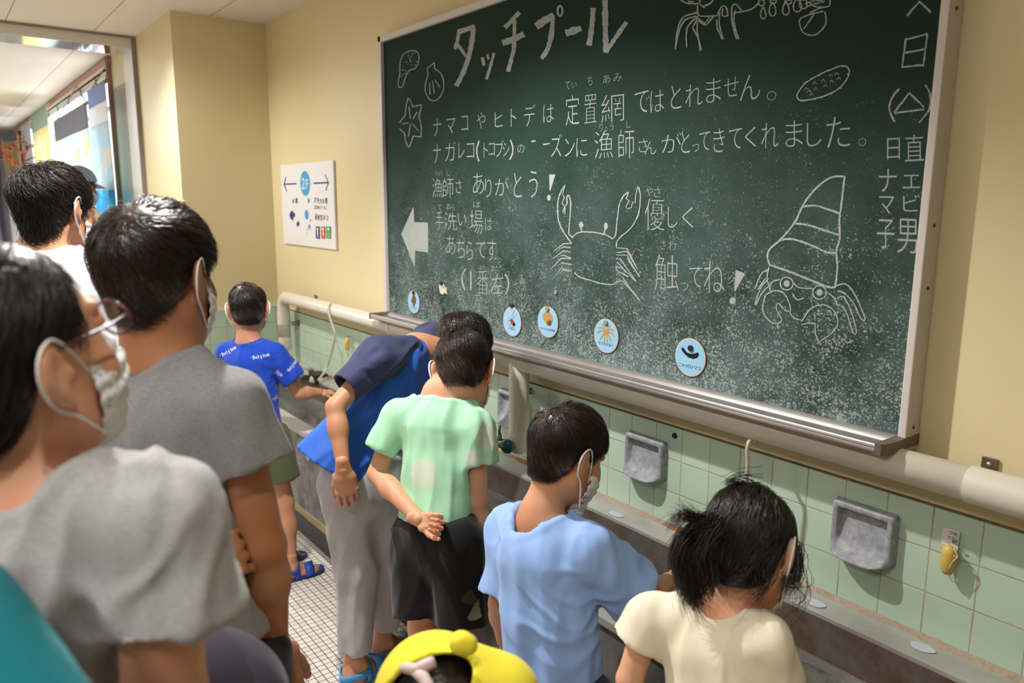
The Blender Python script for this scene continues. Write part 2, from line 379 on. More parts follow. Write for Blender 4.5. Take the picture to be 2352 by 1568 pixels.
# big title
m_ = MB()
for s, wd in (('568 235 560 290 540 372', 8), ('562 243 620 222 690 202', 12.5), ('676 196 668 300 640 430 600 545 548 645', 11.5), ('560 335 600 390 640 450', 8),
              ('745 428 757 492', 7), ('782 408 791 446', 6.5), ('832 398 805 500 775 595', 7),
              ('1022 92 960 160 912 208', 9.5), ('984 150 984 260 978 380 936 538', 9.5), ('895 322 975 295 1056 256', 13),
              ('1148 200 1215 150 1282 118', 17), ('1268 112 1268 220 1240 350 1190 440', 10.5),
              ('1369 250 1486 213', 15), ('1575 58 1566 200 1545 342', 12), ('1665 2 1667 200 1672 395', 14), ('1672 392 1750 275 1826 165', 10)):
    stroke(m_, C3(nums(s)), wd, smooth=True, jit=.5)
stroke(m_, C3([(1327 + 19 * math.cos(a), 82 + 37 * math.sin(a)) for a in np.linspace(0, 6.28, 17)]), 5, smooth=False)
chalk('title_lettering', m_, 'large chalk title')
m_ = MB()
text(m_, C3, 'ナ 405 955 62 130;マ 508 945 65 112;コ 612 925 48 112;や 735 905 64 120;ヒ 867 895 58 112;ト 978 880 40 135;デ 1100 865 85 158;は 1240 850 78 135;定 1420 825 102 222;置 1555 815 92 210;網 1722 810 168 208;て 1385 640 38 58;い 1432 635 36 42;ち 1552 605 36 68;あ 1677 590 52 62;み 1758 580 62 60')
text(m_, C4, 'で 65 610 88 130;は 155 605 82 130;と 268 580 62 142;れ 375 570 102 132;ま 492 540 88 145;せ 600 520 88 115;ん 712 522 122 152;。 840 573 56 56')
chalk('chalk_lettering', m_)
m_ = MB()
text(m_, C3, 'ナ 405 1150 56 142;ガ 505 1135 78 142;レ 588 1130 45 112;コ 655 1130 56 112;ト 770 1125 30 112;コ 815 1120 44 92;ブ 873 1115 62 122;シ 922 1120 48 100;の 1033 1115 50 62;ズ 1300 1090 82 168;ン 1400 1105 72 132;に 1490 1105 82 142;漁 1655 1085 138 202;師 1825 1080 118 216;さ 1950 1090 68 102;り 1635 955 24 58;ょ 1670 970 26 42;う 1715 950 26 52;し 1842 935 30 46')
text(m_, C4, 'ん 115 885 70 78;が 240 855 118 115;と 325 850 52 130;っ 385 885 42 46;て 440 845 64 112;き 525 840 68 142;て 625 830 78 122;く 715 820 66 122;れ 830 810 102 152;ま 975 800 102 156;し 1095 805 88 142;た 1240 790 142 182;。 1383 850 46 46')
lines(m_, C3, '720 1055 704 1110 704 1160 720 1212; 955 1050 972 1100 970 1150 950 1198; 1113 1062 1142 1055; 1200 1085 1250 1074', 3)
chalk('chalk_lettering', m_)
m_ = MB()
text(m_, C5, '漁 375 215 68 132;師 450 215 72 138;さ 523 205 40 92;あ 660 185 76 145;り 728 215 46 132;が 822 205 96 125;と 932 195 55 172;う 1040 190 58 185;り 370 115 14 30;ょ 387 118 14 22;う 402 112 14 30;し 450 115 18 32')
fill(m_, C5([(1150, 123), (1193, 122), (1160, 232), (1153, 235)])); fill(m_, C5([(1148 + 13 * math.cos(a), 283 + 21 * math.sin(a)) for a in np.linspace(0, 6.0, 12)]))
chalk('chalk_lettering', m_)
m_ = MB()
text(m_, C5, '手 388 440 46 128;洗 468 445 88 122;い 548 435 56 82;場 645 450 88 164;は 730 465 48 88;て 392 350 24 36;あ 452 345 30 42;ら 483 350 22 40;ば 650 330 48 42;あ 468 610 62 128;ち 538 635 56 128;ら 600 650 46 128;で 680 645 72 108;す 752 645 62 150;。 808 717 24 30;番 690 870 78 168;ば 672 765 24 32;ん 700 765 28 32;ひ 762 770 24 34;だ 790 772 24 32;り 815 772 18 38')
lines(m_, C5, '752 852 832 838;792 812 778 870 748 936;770 897 824 893;798 896 796 942;760 946 828 943', 2.6, False); lines(m_, C5, '572 775 550 820 548 870 567 922; 607 790 608 922; 845 812 866 850 868 900 850 952', 3)
chalk('chalk_lettering', m_)
m_ = MB()
text(m_, C5, 'や 1845 240 48 64;さ 1900 245 48 68;優 1880 400 134 218;し 2005 420 66 142;く 2110 420 76 142;さ 1938 610 36 62;わ 2002 615 52 68;触 1965 800 164 242')
text(m_, C6, 'っ 25 630 34 38;て 80 585 62 98;ね 170 585 98 155')
fill(m_, C6([(275, 550), (321, 568), (273, 655), (268, 650)])); fill(m_, C6([(260 + 15 * math.cos(a), 700 + 17 * math.sin(a)) for a in np.linspace(0, 6.0, 12)]))
chalk('chalk_lettering', m_)
m_ = MB()
lines(m_, C4, '1728 8 1690 50 1650 96; 1728 10 1795 74; 1645 228 1622 405; 1642 238 1776 202; 1774 200 1748 400; 1622 402 1748 388; 1640 316 1756 295; 1605 530 1562 585 1546 655 1577 730; 1665 556 1575 674; 1665 556 1753 640; 1575 676 1756 655; 1760 508 1788 560 1786 650 1725 735', 4.2)
text(m_, C4, '日 1570 890 76 128;直 1695 885 114 158', off=-.008)
text(m_, C6, 'ナ 1015 115 86 112;エ 1130 120 82 66;マ 1010 235 72 88;ビ 1130 225 82 82;子 1005 375 86 142;男 1110 385 98 168', off=-.008)
chalk('chalk_lettering', m_, 'column of chalk letters along the right edge')
m_ = MB()
fill(m_, C5(nums('210 345 216 452 310 456 312 662 222 650 218 765 125 535')))
chalk('chalk_arrow', m_, 'filled chalk arrow pointing left')
# drawings
m_ = MB(); lines(m_, C3, '150 410 190 385 235 380 265 400 268 450 245 510 200 525 180 550 160 600 145 650 120 655 112 620 125 560 125 490 135 440 150 410', 2.2)
for _ in range(34):
    u = RNG.random(); cx, cy = (205 + RNG.normal() * 28, 450 + RNG.normal() * 32) if u < .7 else (148 + RNG.normal() * 12, 570 + RNG.normal() * 35)
    stroke(m_, C3([(cx, cy), (cx + RNG.normal() * 7, cy + RNG.normal() * 7)]), 1.5)
chalk('sea_cucumber_drawing', m_)
m_ = MB(); lines(m_, C3, '330 512 385 470', 2.2); lines(m_, C3, '385 470 386 516; 330 512 338 555', 2.2); lines(m_, C3, '386 516 430 545 455 610 450 680 415 740 375 756 340 735 316 680 320 620 338 555; 350 622 350 710; 370 605 385 700; 390 600 425 655', 2.2)
chalk('scallop_drawing', m_)
m_ = MB(); lines(m_, C3, '185 735 205 755 222 800;222 800 290 785;290 785 268 878;268 878 285 940 285 1025;285 1025 225 1020;225 1020 208 1075 190 1105 170 1060 160 1000;160 1000 122 965;122 920 165 865;165 865 172 800 185 735; 192 800 205 890;255 840 225 890;145 930 190 920;205 930 190 1025;220 930 265 980', 2.2)
chalk('starfish_drawing', m_)
m_ = MB(); lines(m_, C4, '995 560 1040 500 1120 450 1200 415 1262 394 1300 408 1302 452 1250 525 1180 565 1100 590 1012 602 992 575 995 560', 3)
for a, b in nums('1048 528 1098 495 1150 480 1195 450 1230 440 1105 530 1162 512 1200 485 1242 468 1065 545 1080 565'): lines(m_, C4, f'{a-12} {b+8} {a} {b-6} {a+12} {b+6}', 1.8, False)
for a, b in nums('1018 602 1100 592 1140 582 1198 560 1252 525 1300 445 1270 396 1180 422 1125 450 1080 472 1040 498'): fill(m_, C4([(a + 8 * math.cos(q), b + 7 * math.sin(q)) for q in np.linspace(0, 5.6, 8)]))
chalk('sea_cucumber_drawing', m_)
m_ = MB()
lines(m_, C4, '296 0 330 18 400 22 412 0;430 38 470 22 490 0;412 25 438 48;398 35 396 70 412 95 490 96 515 94;395 75 310 105 275 190 265 295;388 95 320 122 287 185 268 270;400 95 345 150 330 200 332 285;378 110 337 165 328 240;400 105 375 150 370 170 400 230 415 305;396 130 395 190 418 300;400 125 445 150 490 100;405 112 440 138 470 100;515 95 530 58 550 35 570 45 580 92;512 118 515 170 545 235;530 75 528 150 550 235;550 50 545 95 582 95;600 95 603 40 625 24 660 62;600 95 605 140 632 235;620 60 615 130 643 235;608 80 640 74 665 70 720 55 760 20 765 0;340 8 375 10', 3.4)
for cx, cy, rx, ry in ((790, 78, 15, 34), (846, 55, 19, 40), (926, 50, 18, 40), (995, 30, 24, 40), (1030, 15, 22, 36), (780, 5, 16, 30), (850, 0, 16, 22), (940, 0, 18, 25)):
    lines(m_, C4, ' '.join(f'{cx + rx * math.cos(q) + 4 * math.sin(2 * q)} {max(0, cy + ry * math.sin(q))}' for q in np.linspace(0, 6.28, 13)), 3)
lines(m_, C4, '1040 25 1090 5 1150 0;1050 40 1110 20 1160 8;1095 78 1015 110 1010 150 1030 195 1085 212 1130 190 1165 140 1160 70;1030 178 1100 76;1070 75 1130 48 1185 35 1190 0;1095 80 1150 66;1060 10 1100 40 1140 40', 3)
chalk('lobster_drawing', m_)
m_ = MB()
lines(m_, C5, '1260 195 1225 255 1208 340 1215 440 1250 520 1305 600;1262 340 1275 322 1272 285 1284 264 1298 310 1295 400 1285 530;1285 530 1310 560;1310 562 1340 530 1390 520 1470 525 1540 540 1590 568;1590 568 1610 540 1620 450 1635 340 1665 270 1700 245;1765 205 1780 250 1780 330 1760 420 1710 500 1650 550 1618 590 1615 630', 2.8)
lines(m_, C5, '1260 195 1242 262 1256 282 1240 322 1258 346 1245 378 1260 402 1262 340;1700 245 1684 290 1705 302 1680 350 1696 360 1676 396 1700 358 1720 352 1730 310 1745 322 1750 260 1765 205;1305 600 1252 602 1178 655 1252 625 1300 630;1300 662 1250 650 1172 710 1245 680 1300 702;1304 706 1235 702 1160 780 1240 735 1306 746;1330 802 1235 770 1180 845 1245 785 1325 800;1615 630 1690 635 1760 772;1690 655 1760 776;1615 664 1690 655;1615 680 1690 682 1775 832;1690 700 1775 832;1612 705 1640 705 1755 866;1618 728 1750 862;1610 760 1660 772 1680 800;1612 762 1620 788 1700 830;1590 885 1622 866 1660 860 1780 996;1660 835 1705 905 1780 996', 2.4, False)
lines(m_, C5, '1325 800 1360 832 1450 860 1520 880 1588 886', 3); lines(m_, C5, '1370 490 1378 520;1536 500 1530 540', 3.2)
for cx, cy, rx, ry in ((1370, 470, 12, 21), (1543, 480, 14, 24)): fill(m_, C5([(cx + rx * math.cos(q), cy + ry * math.sin(q)) for q in np.linspace(0, 5.8, 12)]))
lines(m_, C5, '1372 448 1385 470 1372 492 1358 470 1372 448', 2)
chalk('crab_drawing', m_)
m_ = MB()
lines(m_, C6, '805 95 740 100 680 140 630 195 598 245 560 322 495 400 440 450 430 490 440 525;805 95 790 230 780 300 780 400 765 460 770 540 760 630;598 242 660 238 720 254 780 276;560 325 620 330 700 355 776 380;490 405 550 400 640 430 720 465 762 468;440 525 540 560 640 600 735 636 762 630', 4.6)
lines(m_, C6, '437 535 428 590 445 650;440 652 450 610 492 596;550 605 582 636 652 640;720 660 758 690 768 722;550 665 575 696 606 686;420 672 460 652 505 660 535 710 540 755 510 740 480 712 474 745 500 795 475 812 430 790 406 740 420 672;595 802 640 740 700 720 750 745 772 800 750 850 680 902;680 902 664 860 662 812;595 816 640 808 664 812;540 760 560 785 602 796;440 545 400 570 368 642;420 590 382 646;436 590 395 642 368 722;446 622 405 660 374 720;762 628 812 620 860 680 906 790 885 786 840 700 790 656 770 656;768 690 800 680 840 760 863 856 845 850 815 760 785 722 772 724', 3)
for cx, cy, r, q2 in ((523, 617, 31, 15), (683, 660, 33, 15)):
    lines(m_, C6, ' '.join(f'{cx + r * math.cos(q)} {cy + r * math.sin(q)}' for q in np.linspace(0, 6.28, 17)), 3); fill(m_, C6([(cx + q2 * math.cos(q), cy + q2 * 1.1 * math.sin(q)) for q in np.linspace(0, 5.8, 12)]))
chalk('hermit_crab_drawing', m_)
# ------------------------------------------------------------------ sink
SZ = .555; SF = -.524; SX0, SX1 = XL + .012, 1.9
t = NT('worn_stainless'); a_ = t.noise(6, 5, .65, stretch=(.35, 1, 1)); b_ = t.noise(38, 4, .6, stretch=(.12, 1, 1))
t.base(t.mix(t.ramp(a_, .35, .7), t.mix(b_, srgb('#a9ada6'), srgb('#c3c6bf')), srgb('#98948d'))); t.set(Metallic=.1, Roughness=t.math('ADD', .2, t.math('MULTIPLY', b_, .3))); t.bump(b_, .08, .001); M_STEEL = t.m
t = NT('stained_basin_wall'); a_ = t.noise(7, 5, .7); t.base(t.mix(t.ramp(a_, .45, .65), t.mix(t.noise(30), srgb('#6d6662'), srgb('#837c78')), srgb('#6b5037'))); t.set(Metallic=.35, Roughness=.4); M_BASIN = t.m
t = NT('stained_basin_floor'); a_ = t.noise(4, 6, .7); t.base(t.mix(t.ramp(a_, .40, .52), srgb('#56493d'), srgb('#9a938c'))); t.set(Roughness=.6); M_BASINF = t.m
t = NT('skirt_steel'); a_ = t.noise(9, 5, .7, stretch=(1, 1, .18)); c_ = t.noise(26, 4, .7)
t.base(t.mix(t.ramp(a_, .48, .72), srgb('#3d3631'), srgb('#776e66'))); t.set(Metallic=.3, Roughness=t.ramp(c_, .2, .9)); t.bump(a_, .5, .006); M_SKIRT = t.m
M_BEIGE = simple('beige_base_strip', srgb('#a38f62'), .6, 0, .15, 20); M_KICK = simple('black_kick_board', srgb('#171514'), .45, 0, .2, 15)
sink = empty('sink', (-1.6, SF / 2, 0), 'long low stainless steel wash trough running under the blackboard', 'sink')
MB().box((SX0, -.10, SZ - .012), (SX1, -.0065, SZ), .002).build('rear_ledge', M_STEEL, sink, loc=(0, 0, 0))
mb = MB(); mb.box((SX0, SF, SZ - .022), (SX1, SF + .066, SZ), .004); mb.build('front_rim', M_STEEL, sink, loc=(0, 0, 0))
MB().box((SX0, -.10, .385), (SX1, -.09, SZ - .012)).box((SX0, SF + .056, .385), (SX1, SF + .066, SZ - .022)).box((SX0, SF + .066, .385), (SX0 + .01, -.1, SZ)).build('basin_wall', M_BASIN, sink, loc=(0, 0, 0))
MB().box((SX0, SF + .056, .37), (SX1, -.09, .39)).build('basin_floor', M_BASINF, sink, loc=(0, 0, 0))
MB().box((SX0, SF + .004, .205), (SX1, SF + .03, SZ - .02)).build('front_panel', M_SKIRT, sink, loc=(0, 0, 0))
MB().box((SX0, SF, .172), (SX1, SF + .03, .207), .003).build('base_strip', M_BEIGE, sink)
MB().box((SX0, SF + .07, 0), (SX1, SF + .08, .175)).build('kick_board', M_KICK, sink)
t = NT('rusty_sealant'); a_ = t.noise(5, 4, .7, stretch=(1, .1, .1)); t.base(t.mix(t.ramp(a_, .51, .60), t.mix(t.noise(90, 4, .7), srgb('#6f6153'), srgb('#b9a58a')), t.mix(t.noise(50), srgb('#5a2c10'), srgb('#a9672a')))); t.set(Roughness=.6); t.bump(t.noise(120, 4), .8, .003); M_RUST = t.m
mb = MB(); n = 260; V = []
for i in range(n + 1):
    x = SX0 + (SX1 - SX0) * i / n; wv = .5 + .5 * math.sin(i * 1.7) * math.cos(i * .61)
    V += [(x, -.0062, SZ + .008 + .004 * wv), (x, -.012 - .004 * wv, SZ + .004), (x, -.017 - .006 * wv, SZ - .0005)]
mb.add(V, [(3 * i + k, 3 * i + k + 1, 3 * i + k + 4, 3 * i + k + 3) for i in range(n) for k in range(2)]); mb.build('sealant_bead', M_RUST, sink, smooth=True)
t = NT('shallow_water'); t.base((.86, .9, .88, 1)); t.set(Roughness=.04, Transmission_Weight=1.0, IOR=1.33); t.bump(t.noise(14, 3), .25, .006); M_WATER = t.m
MB().box((SX0 + .011, SF + .067, .3905), (SX1 - .001, -.101, .445)).build('water', M_WATER, sink)['kind'] = 'stuff'
# clear plastic skirt hung on the front of the trough
t = NT('clear_vinyl'); t.base((.93, .92, .9, 1)); t.set(Roughness=.18, IOR=1.2); t.b.inputs['Alpha'].default_value = .13; t.bump(t.noise(7, 3, stretch=(2, 1, .4)), .5, .01); M_VINYL = t.m
V = []; n = 240; rows = 8
for j in range(rows + 1):
    for i in range(n + 1):
        x = -4.2 + 5.4 * i / n; u = j / rows
        V.append((x, SF - .004 - .012 * u * (1 + math.sin(x * 23 + 2 * math.sin(x * 5) + u * 2)) , SZ - .03 - u * .31))
vs = mk('plastic_skirt', V, [(j * (n + 1) + i, j * (n + 1) + i + 1, (j + 1) * (n + 1) + i + 1, (j + 1) * (n + 1) + i) for j in range(rows) for i in range(n)], M_VINYL, loc=(-1.5, SF, .2), smooth=True)
tag(vs, 'clear plastic sheet hanging down the front of the wash trough', 'plastic sheet')
M_PATCH = simple('milky_tape', srgb('#b9bec9'), .35, 0, .05, 60)
def patch(px, py, rx, ry, label, front=False):
    c = hit(px, py, 1, SF - .017) if front else hit(px, py, 2, SZ + .001)
    P = [(rx * math.cos(q) * (1 + .07 * math.sin(3 * q + px)), ry * math.sin(q) * (1 + .06 * math.cos(2 * q + py))) for q in np.linspace(0, 2 * math.pi, 21)[:-1]]
    V = [(c[0] + a, c[1], c[2] + b) for a, b in P] if front else [(c[0] + a, c[1] + b, c[2]) for a, b in P]
    o = MB().extr(V, (0, -1, 0) if front else (0, 0, 1), .0015).build('tape_patch', M_PATCH, loc=c)
    tag(o, label, 'tape', 'milky tape patches on the trough')
patch(1414, 1181, .028, .016, 'milky oval patch on the ledge behind the boy in light blue')
patch(1872, 1385, .026, .016, 'milky oval patch on the ledge next to the ponytail girl')
patch(2118, 1487, .026, .017, 'milky oval patch on the ledge below the nail brush')
patch(718, 992, .040, .026, 'milky oval patch on the front rim near the bending boy')
patch(707, 1040, .026, .03, 'milky round patch on the plastic sheet below the front rim', True)

# things in the far end of the trough
M_BLACKP = simple('black_plastic', srgb('#15181a'), .45); M_ROCK = simple('pale_rock', srgb('#a9a59e'), .9, 0, .35, 45, .8, 60, dist=.01)
def rock(px, py, z, r, label):
    bm = bmesh.new(); bmesh.ops.create_icosphere(bm, subdivisions=3, radius=1); c = hit(px, py, 2, z)
    for v in bm.verts:
        n_ = .75 + .5 * mnoise.noise(Vector(v.co) * 1.4 + Vector((px, 0, 0))); v.co = Vector((c[0] + v.co.x * r[0] * n_, c[1] + v.co.y * r[1] * n_, max(z - r[2] * .6, c[2] + v.co.z * r[2] * n_)))
    o = MB().bm(bm).build('rock', M_ROCK, loc=(c[0], c[1], z - r[2] * .6), smooth=True); tag(o, label, 'rock', 'rocks in the far end of the trough')
from mathutils import noise as mnoise
rock(694, 851, .58, (.12, .055, .05), 'pale rough rock at the far end of the trough beside the black pump')
rock(735, 872, .555, (.09, .05, .03), 'flat pale rock in the trough under the clear hose end')
pm = empty('water_pump', hit(715, 866, 2, .56), 'small black water pump lying in the trough at the hose end', 'pump')
pc = hit(715, 862, 2, .56)
MB().lathe(pc + np.array([-.10, .02, .01]), (1, -.2, 0), [(0, .012), (.005, .022), (.14, .022), (.15, .012)], 16).build('pump_body', M_BLACKP, pm, loc=pc, smooth=True)
MB().box(pc + np.array([.03, -.03, -.02]), pc + np.array([.14, .04, .03]), .008).build('pump_housing', M_BLACKP, pm)

# ------------------------------------------------------------------ water pipe
t = NT('cream_pipe_paint'); t.base(t.mix(t.ramp(t.noise(70, 3, .7), .70, .78), t.mix(t.noise(3, 3), srgb('#d3cbbd'), srgb('#dbd4c8')), srgb('#a58b6a'))); t.set(Roughness=.3); t.bump(t.noise(30, 3), .04, .002); M_PIPE = t.m
PR, PY, PZ = .0355, -.078, .956; PX0 = -4.337; PX1 = -2.08
pp = empty('water_pipe', (-2.1, PY, .62), 'thick cream painted water pipe along the wall with two drops', 'pipe')
run = [(1.9, PY, PZ), (PX0 + .07, PY, PZ)] + [(PX0 + .07 - .07 * math.sin(a), PY, PZ - .07 + .07 * math.cos(a)) for a in np.linspace(.25, math.pi / 2, 6)] + [(PX0, PY, .70)]
mb = MB(); mb.tube(run, PR, 28); mb.build('pipe_run', M_PIPE, pp, loc=(0, 0, 0), smooth=True)
mb = MB(); mb.lathe((PX0, PY, .72), (0, 0, -1), [(0, PR), (.06, PR + .002), (.075, PR * .85), (.085, PR * .4)], 28); smooth_angle(mb.build('pipe_end', M_PIPE, pp), 60)
mb = MB(); mb.lathe((PX1, PY, PZ), (0, 0, -1), [(0, PR + .001), (.27, PR + .001), (.272, PR + .003), (.31, PR + .003), (.325, PR * .9), (.335, PR * .5)], 28); smooth_angle(mb.build('branch_pipe', M_PIPE, pp), 60)
cx = hit(2215, 1085, 1, -.095)[0]
def sleeve(c, ax, L): smooth_angle(MB().lathe(c, ax, [(0, PR), (.0005, PR + .0025), (L - .0005, PR + .0025), (L, PR)], 32).build('pipe_joint', M_PIPE, pp), 30)
sleeve((cx + .005, PY, PZ), (1, 0, 0), 1.6); sleeve((PX0, PY, .86), (0, 0, -1), .065); sleeve((-3.0, PY, PZ), (1, 0, 0), .02)
M_CLIP = simple('tarnished_bracket', srgb('#8d8378'), .35, .9, .3, 80)
def clip(c, side=False):
    mb = MB(); d = (.003, .016, .012) if side else (.015, .003, .014)
    mb.box(np.array(c) - d, np.array(c) + d, .0015); o = mb.build('bracket', M_CLIP, pp)
    MB().lathe(np.array(c) + ((d[0], 0, 0) if side else (0, -d[1], 0)), (1, 0, 0) if side else (0, -1, 0), [(0, .006), (.002, .005), (.003, .002)], 14).build('screw', M_ALU, o, smooth=True)
clip(hit(2273, 1066, 1, -.004) + [0, 0, 0]); clip(hit(725, 683, 1, -.004)); clip((PX0 + .05, -.035, .80), True); clip(hit(1219, 897, 1, -.006), True)
MB().box((-4.31, -.010, .78), (-4.28, -.0062, .82)).build('bracket', M_CLIP, pp)
# valve at the foot of the branch
M_BRASS = simple('dull_brass', srgb('#8c8577'), .4, .7, .25, 60); M_GREENH = simple('green_valve_handle', srgb('#0f5a5c'), .3, 0, .15, 40)
vc = np.array([PX1, PY - .02, .665]); hd = np.array([.45, -.88, .05]); hd /= np.linalg.norm(hd); hc = hit(1166, 1024, 1, -.135); vc2 = hit(1147, 1018, 1, -.135)
vv = MB().tube([vc, vc * .5 + hc * .5 + [0, .01, 0], vc2], [.016, .015, .017], 16).build('valve', M_BRASS, pp, loc=vc, smooth=True)
MB().tube([vc2, vc2 + [0, 0, .035]], [.013, .009], 12).tube([vc2 + [0, 0, .03], vc2 + [0, 0, .065]], [.006, .006], 10).build('valve_spout', M_BRASS, vv, smooth=True)
hc = hit(1166, 1024, 1, -.135); vc2 = hit(1147, 1018, 1, -.135)
MB().lathe(hc - hd * .005, hd, [(-.03, .006), (0, .007), (.002, .024), (.012, .026), (.018, .020), (.02, .006)], 24).build('valve_handle', M_GREENH, vv, smooth=True)

# hoses
t = NT('clear_hose'); t.base(srgb('#cfc6b0')); t.set(Roughness=.25); t.b.inputs['Alpha'].default_value = .85; M_HOSE = t.m
Z1 = Crop(640, 660, 7.129)
pts = [(925, 272, -.04), (875, 258, -.075), (828, 300, -.11), (814, 380, -.121), (850, 520, -.12), (900, 660, -.12), (922, 760, -.12), (900, 920, -.12), (840, 1150, -.12), (780, 1330, -.13), (720, 1430, -.17), (650, 1510, -.23)]
P = [hit(*Z1([(a, b)])[0], 1, y) for a, b, y in pts]
def crspline(P, n=5):
    Q = [2 * P[0] - P[1]] + P + [2 * P[-1] - P[-2]]; out = []
    for i in range(1, len(Q) - 2):
        a, b, c, d = Q[i - 1:i + 3]
        for k in range(n):
            u = k / n; out.append(.5 * (2 * b + (c - a) * u + (2 * a - 5 * b + 4 * c - d) * u * u + (3 * b - a - 3 * c + d) * u ** 3))
    return out + [Q[-2]]
tag(MB().tube(crspline(P), .0055, 10).build('hose', M_HOSE, loc=P[0], smooth=True), 'thin clear hose looped over the pipe and falling to the black pump', 'hose')
P = [np.array(p) for p in ((-1.098, -.085, .916), (-1.098, -.104, .918), (-1.097, -.118, .925), (-1.097, -.124, .905), (-1.096, -.12, .86), (-1.10, -.118, .75), (-1.105, -.12, .64), (-1.11, -.14, .55), (-1.115, -.19, .47))]
tag(MB().tube(crspline(P), .005, 10).build('hose', M_HOSE, loc=P[0], smooth=True), 'thin clear hose hanging from the pipe behind the girl', 'hose')

# ------------------------------------------------------------------ soap dishes
t = NT('grey_soap_dish'); n_ = t.noise(55, 5, .7); t.base(t.mix(t.ramp(n_, .35, .7), srgb('#7d8088'), srgb('#aaacb0'))); t.set(Roughness=.65); t.bump(t.noise(160, 4), .2, .001); M_DISH = t.m
def soap_dish(x0, x1, z0, z1, label):
    nu, nv = 44, 40; V = []; F = []; W = x1 - x0; H = z1 - z0; mg = .017
    def sd_round(u, v, r=.012):   # distance to the rounded outline
        qx = abs(u - W / 2) - W / 2 + r; qz = abs(v - H / 2) - H / 2 + r
        return math.hypot(max(qx, 0), max(qz, 0)) + min(max(qx, qz), 0) - r
    for j in range(nv + 1):
        for i in range(nu + 1):
            u, v = W * i / nu, H * j / nv; d = -sd_round(u, v)
            y = .022 * min(1, max(0, d / .005)) ** .5
            iu = min(u - mg, W - mg - u); iv = min(v - .010, H - mg - v)
            if iu > 0 and iv > 0:
                e = min(1, min(iu, iv) / .006)
                up = (v - .010) / (H - .010 - mg)           # 0 at the lip, 1 at the top
                arch = max(0, 1 - ((u - W / 2) / (W / 2 - mg)) ** 2) ** .5
                rec = .018 * min(1, .25 + 1.0 * up)
                if up > .80: rec = .018 * (1 - .55 * (up - .8) / .2 * (1 - .3 * arch))
                y -= rec * e
            lip = math.exp(-((v - .010) / .012) ** 2) * max(0, 1 - ((u - W / 2) / (W / 2 - .006)) ** 4)
            y += .030 * lip * min(1, max(0, d / .004))
            V.append((x0 + u, -.0065 - y, z0 + v - .014 * lip))
    for j in range(nv):
        for i in range(nu):
            a = j * (nu + 1) + i
            if -sd_round(W * (i + .5) / nu, H * (j + .5) / nv) > -.0005: F.append((a, a + 1, a + nu + 2, a + nu + 1))
    o = mk('soap_dish', V, F, M_DISH, loc=((x0 + x1) / 2, -.0065, z0), smooth=True); tag(o, label, 'soap dish', 'grey soap dishes on the green tiles')
soap_dish(-.922, -.768, .690, .816, 'grey wall soap dish beside the brush with the written tag')
soap_dish(-1.612, -1.453, .688, .810, 'grey wall soap dish between the boy in light blue and the girl')
soap_dish(-2.285, -2.13, .69, .812, 'grey wall soap dish half hidden by the pipe drop beside the boy in mint')
o = MB().lathe(hit(1550, 1000, 1, -.006), (0, -1, 0), [(0, .009), (.004, .008), (.005, .003)], 14).build('bolt', simple('rusted_bolt', srgb('#3d2617'), .7, .3, .3, 90), loc=hit(1550, 1000, 1, -.006)); tag(o, 'dark rusted bolt in the green tiles between two soap dishes', 'bolt')
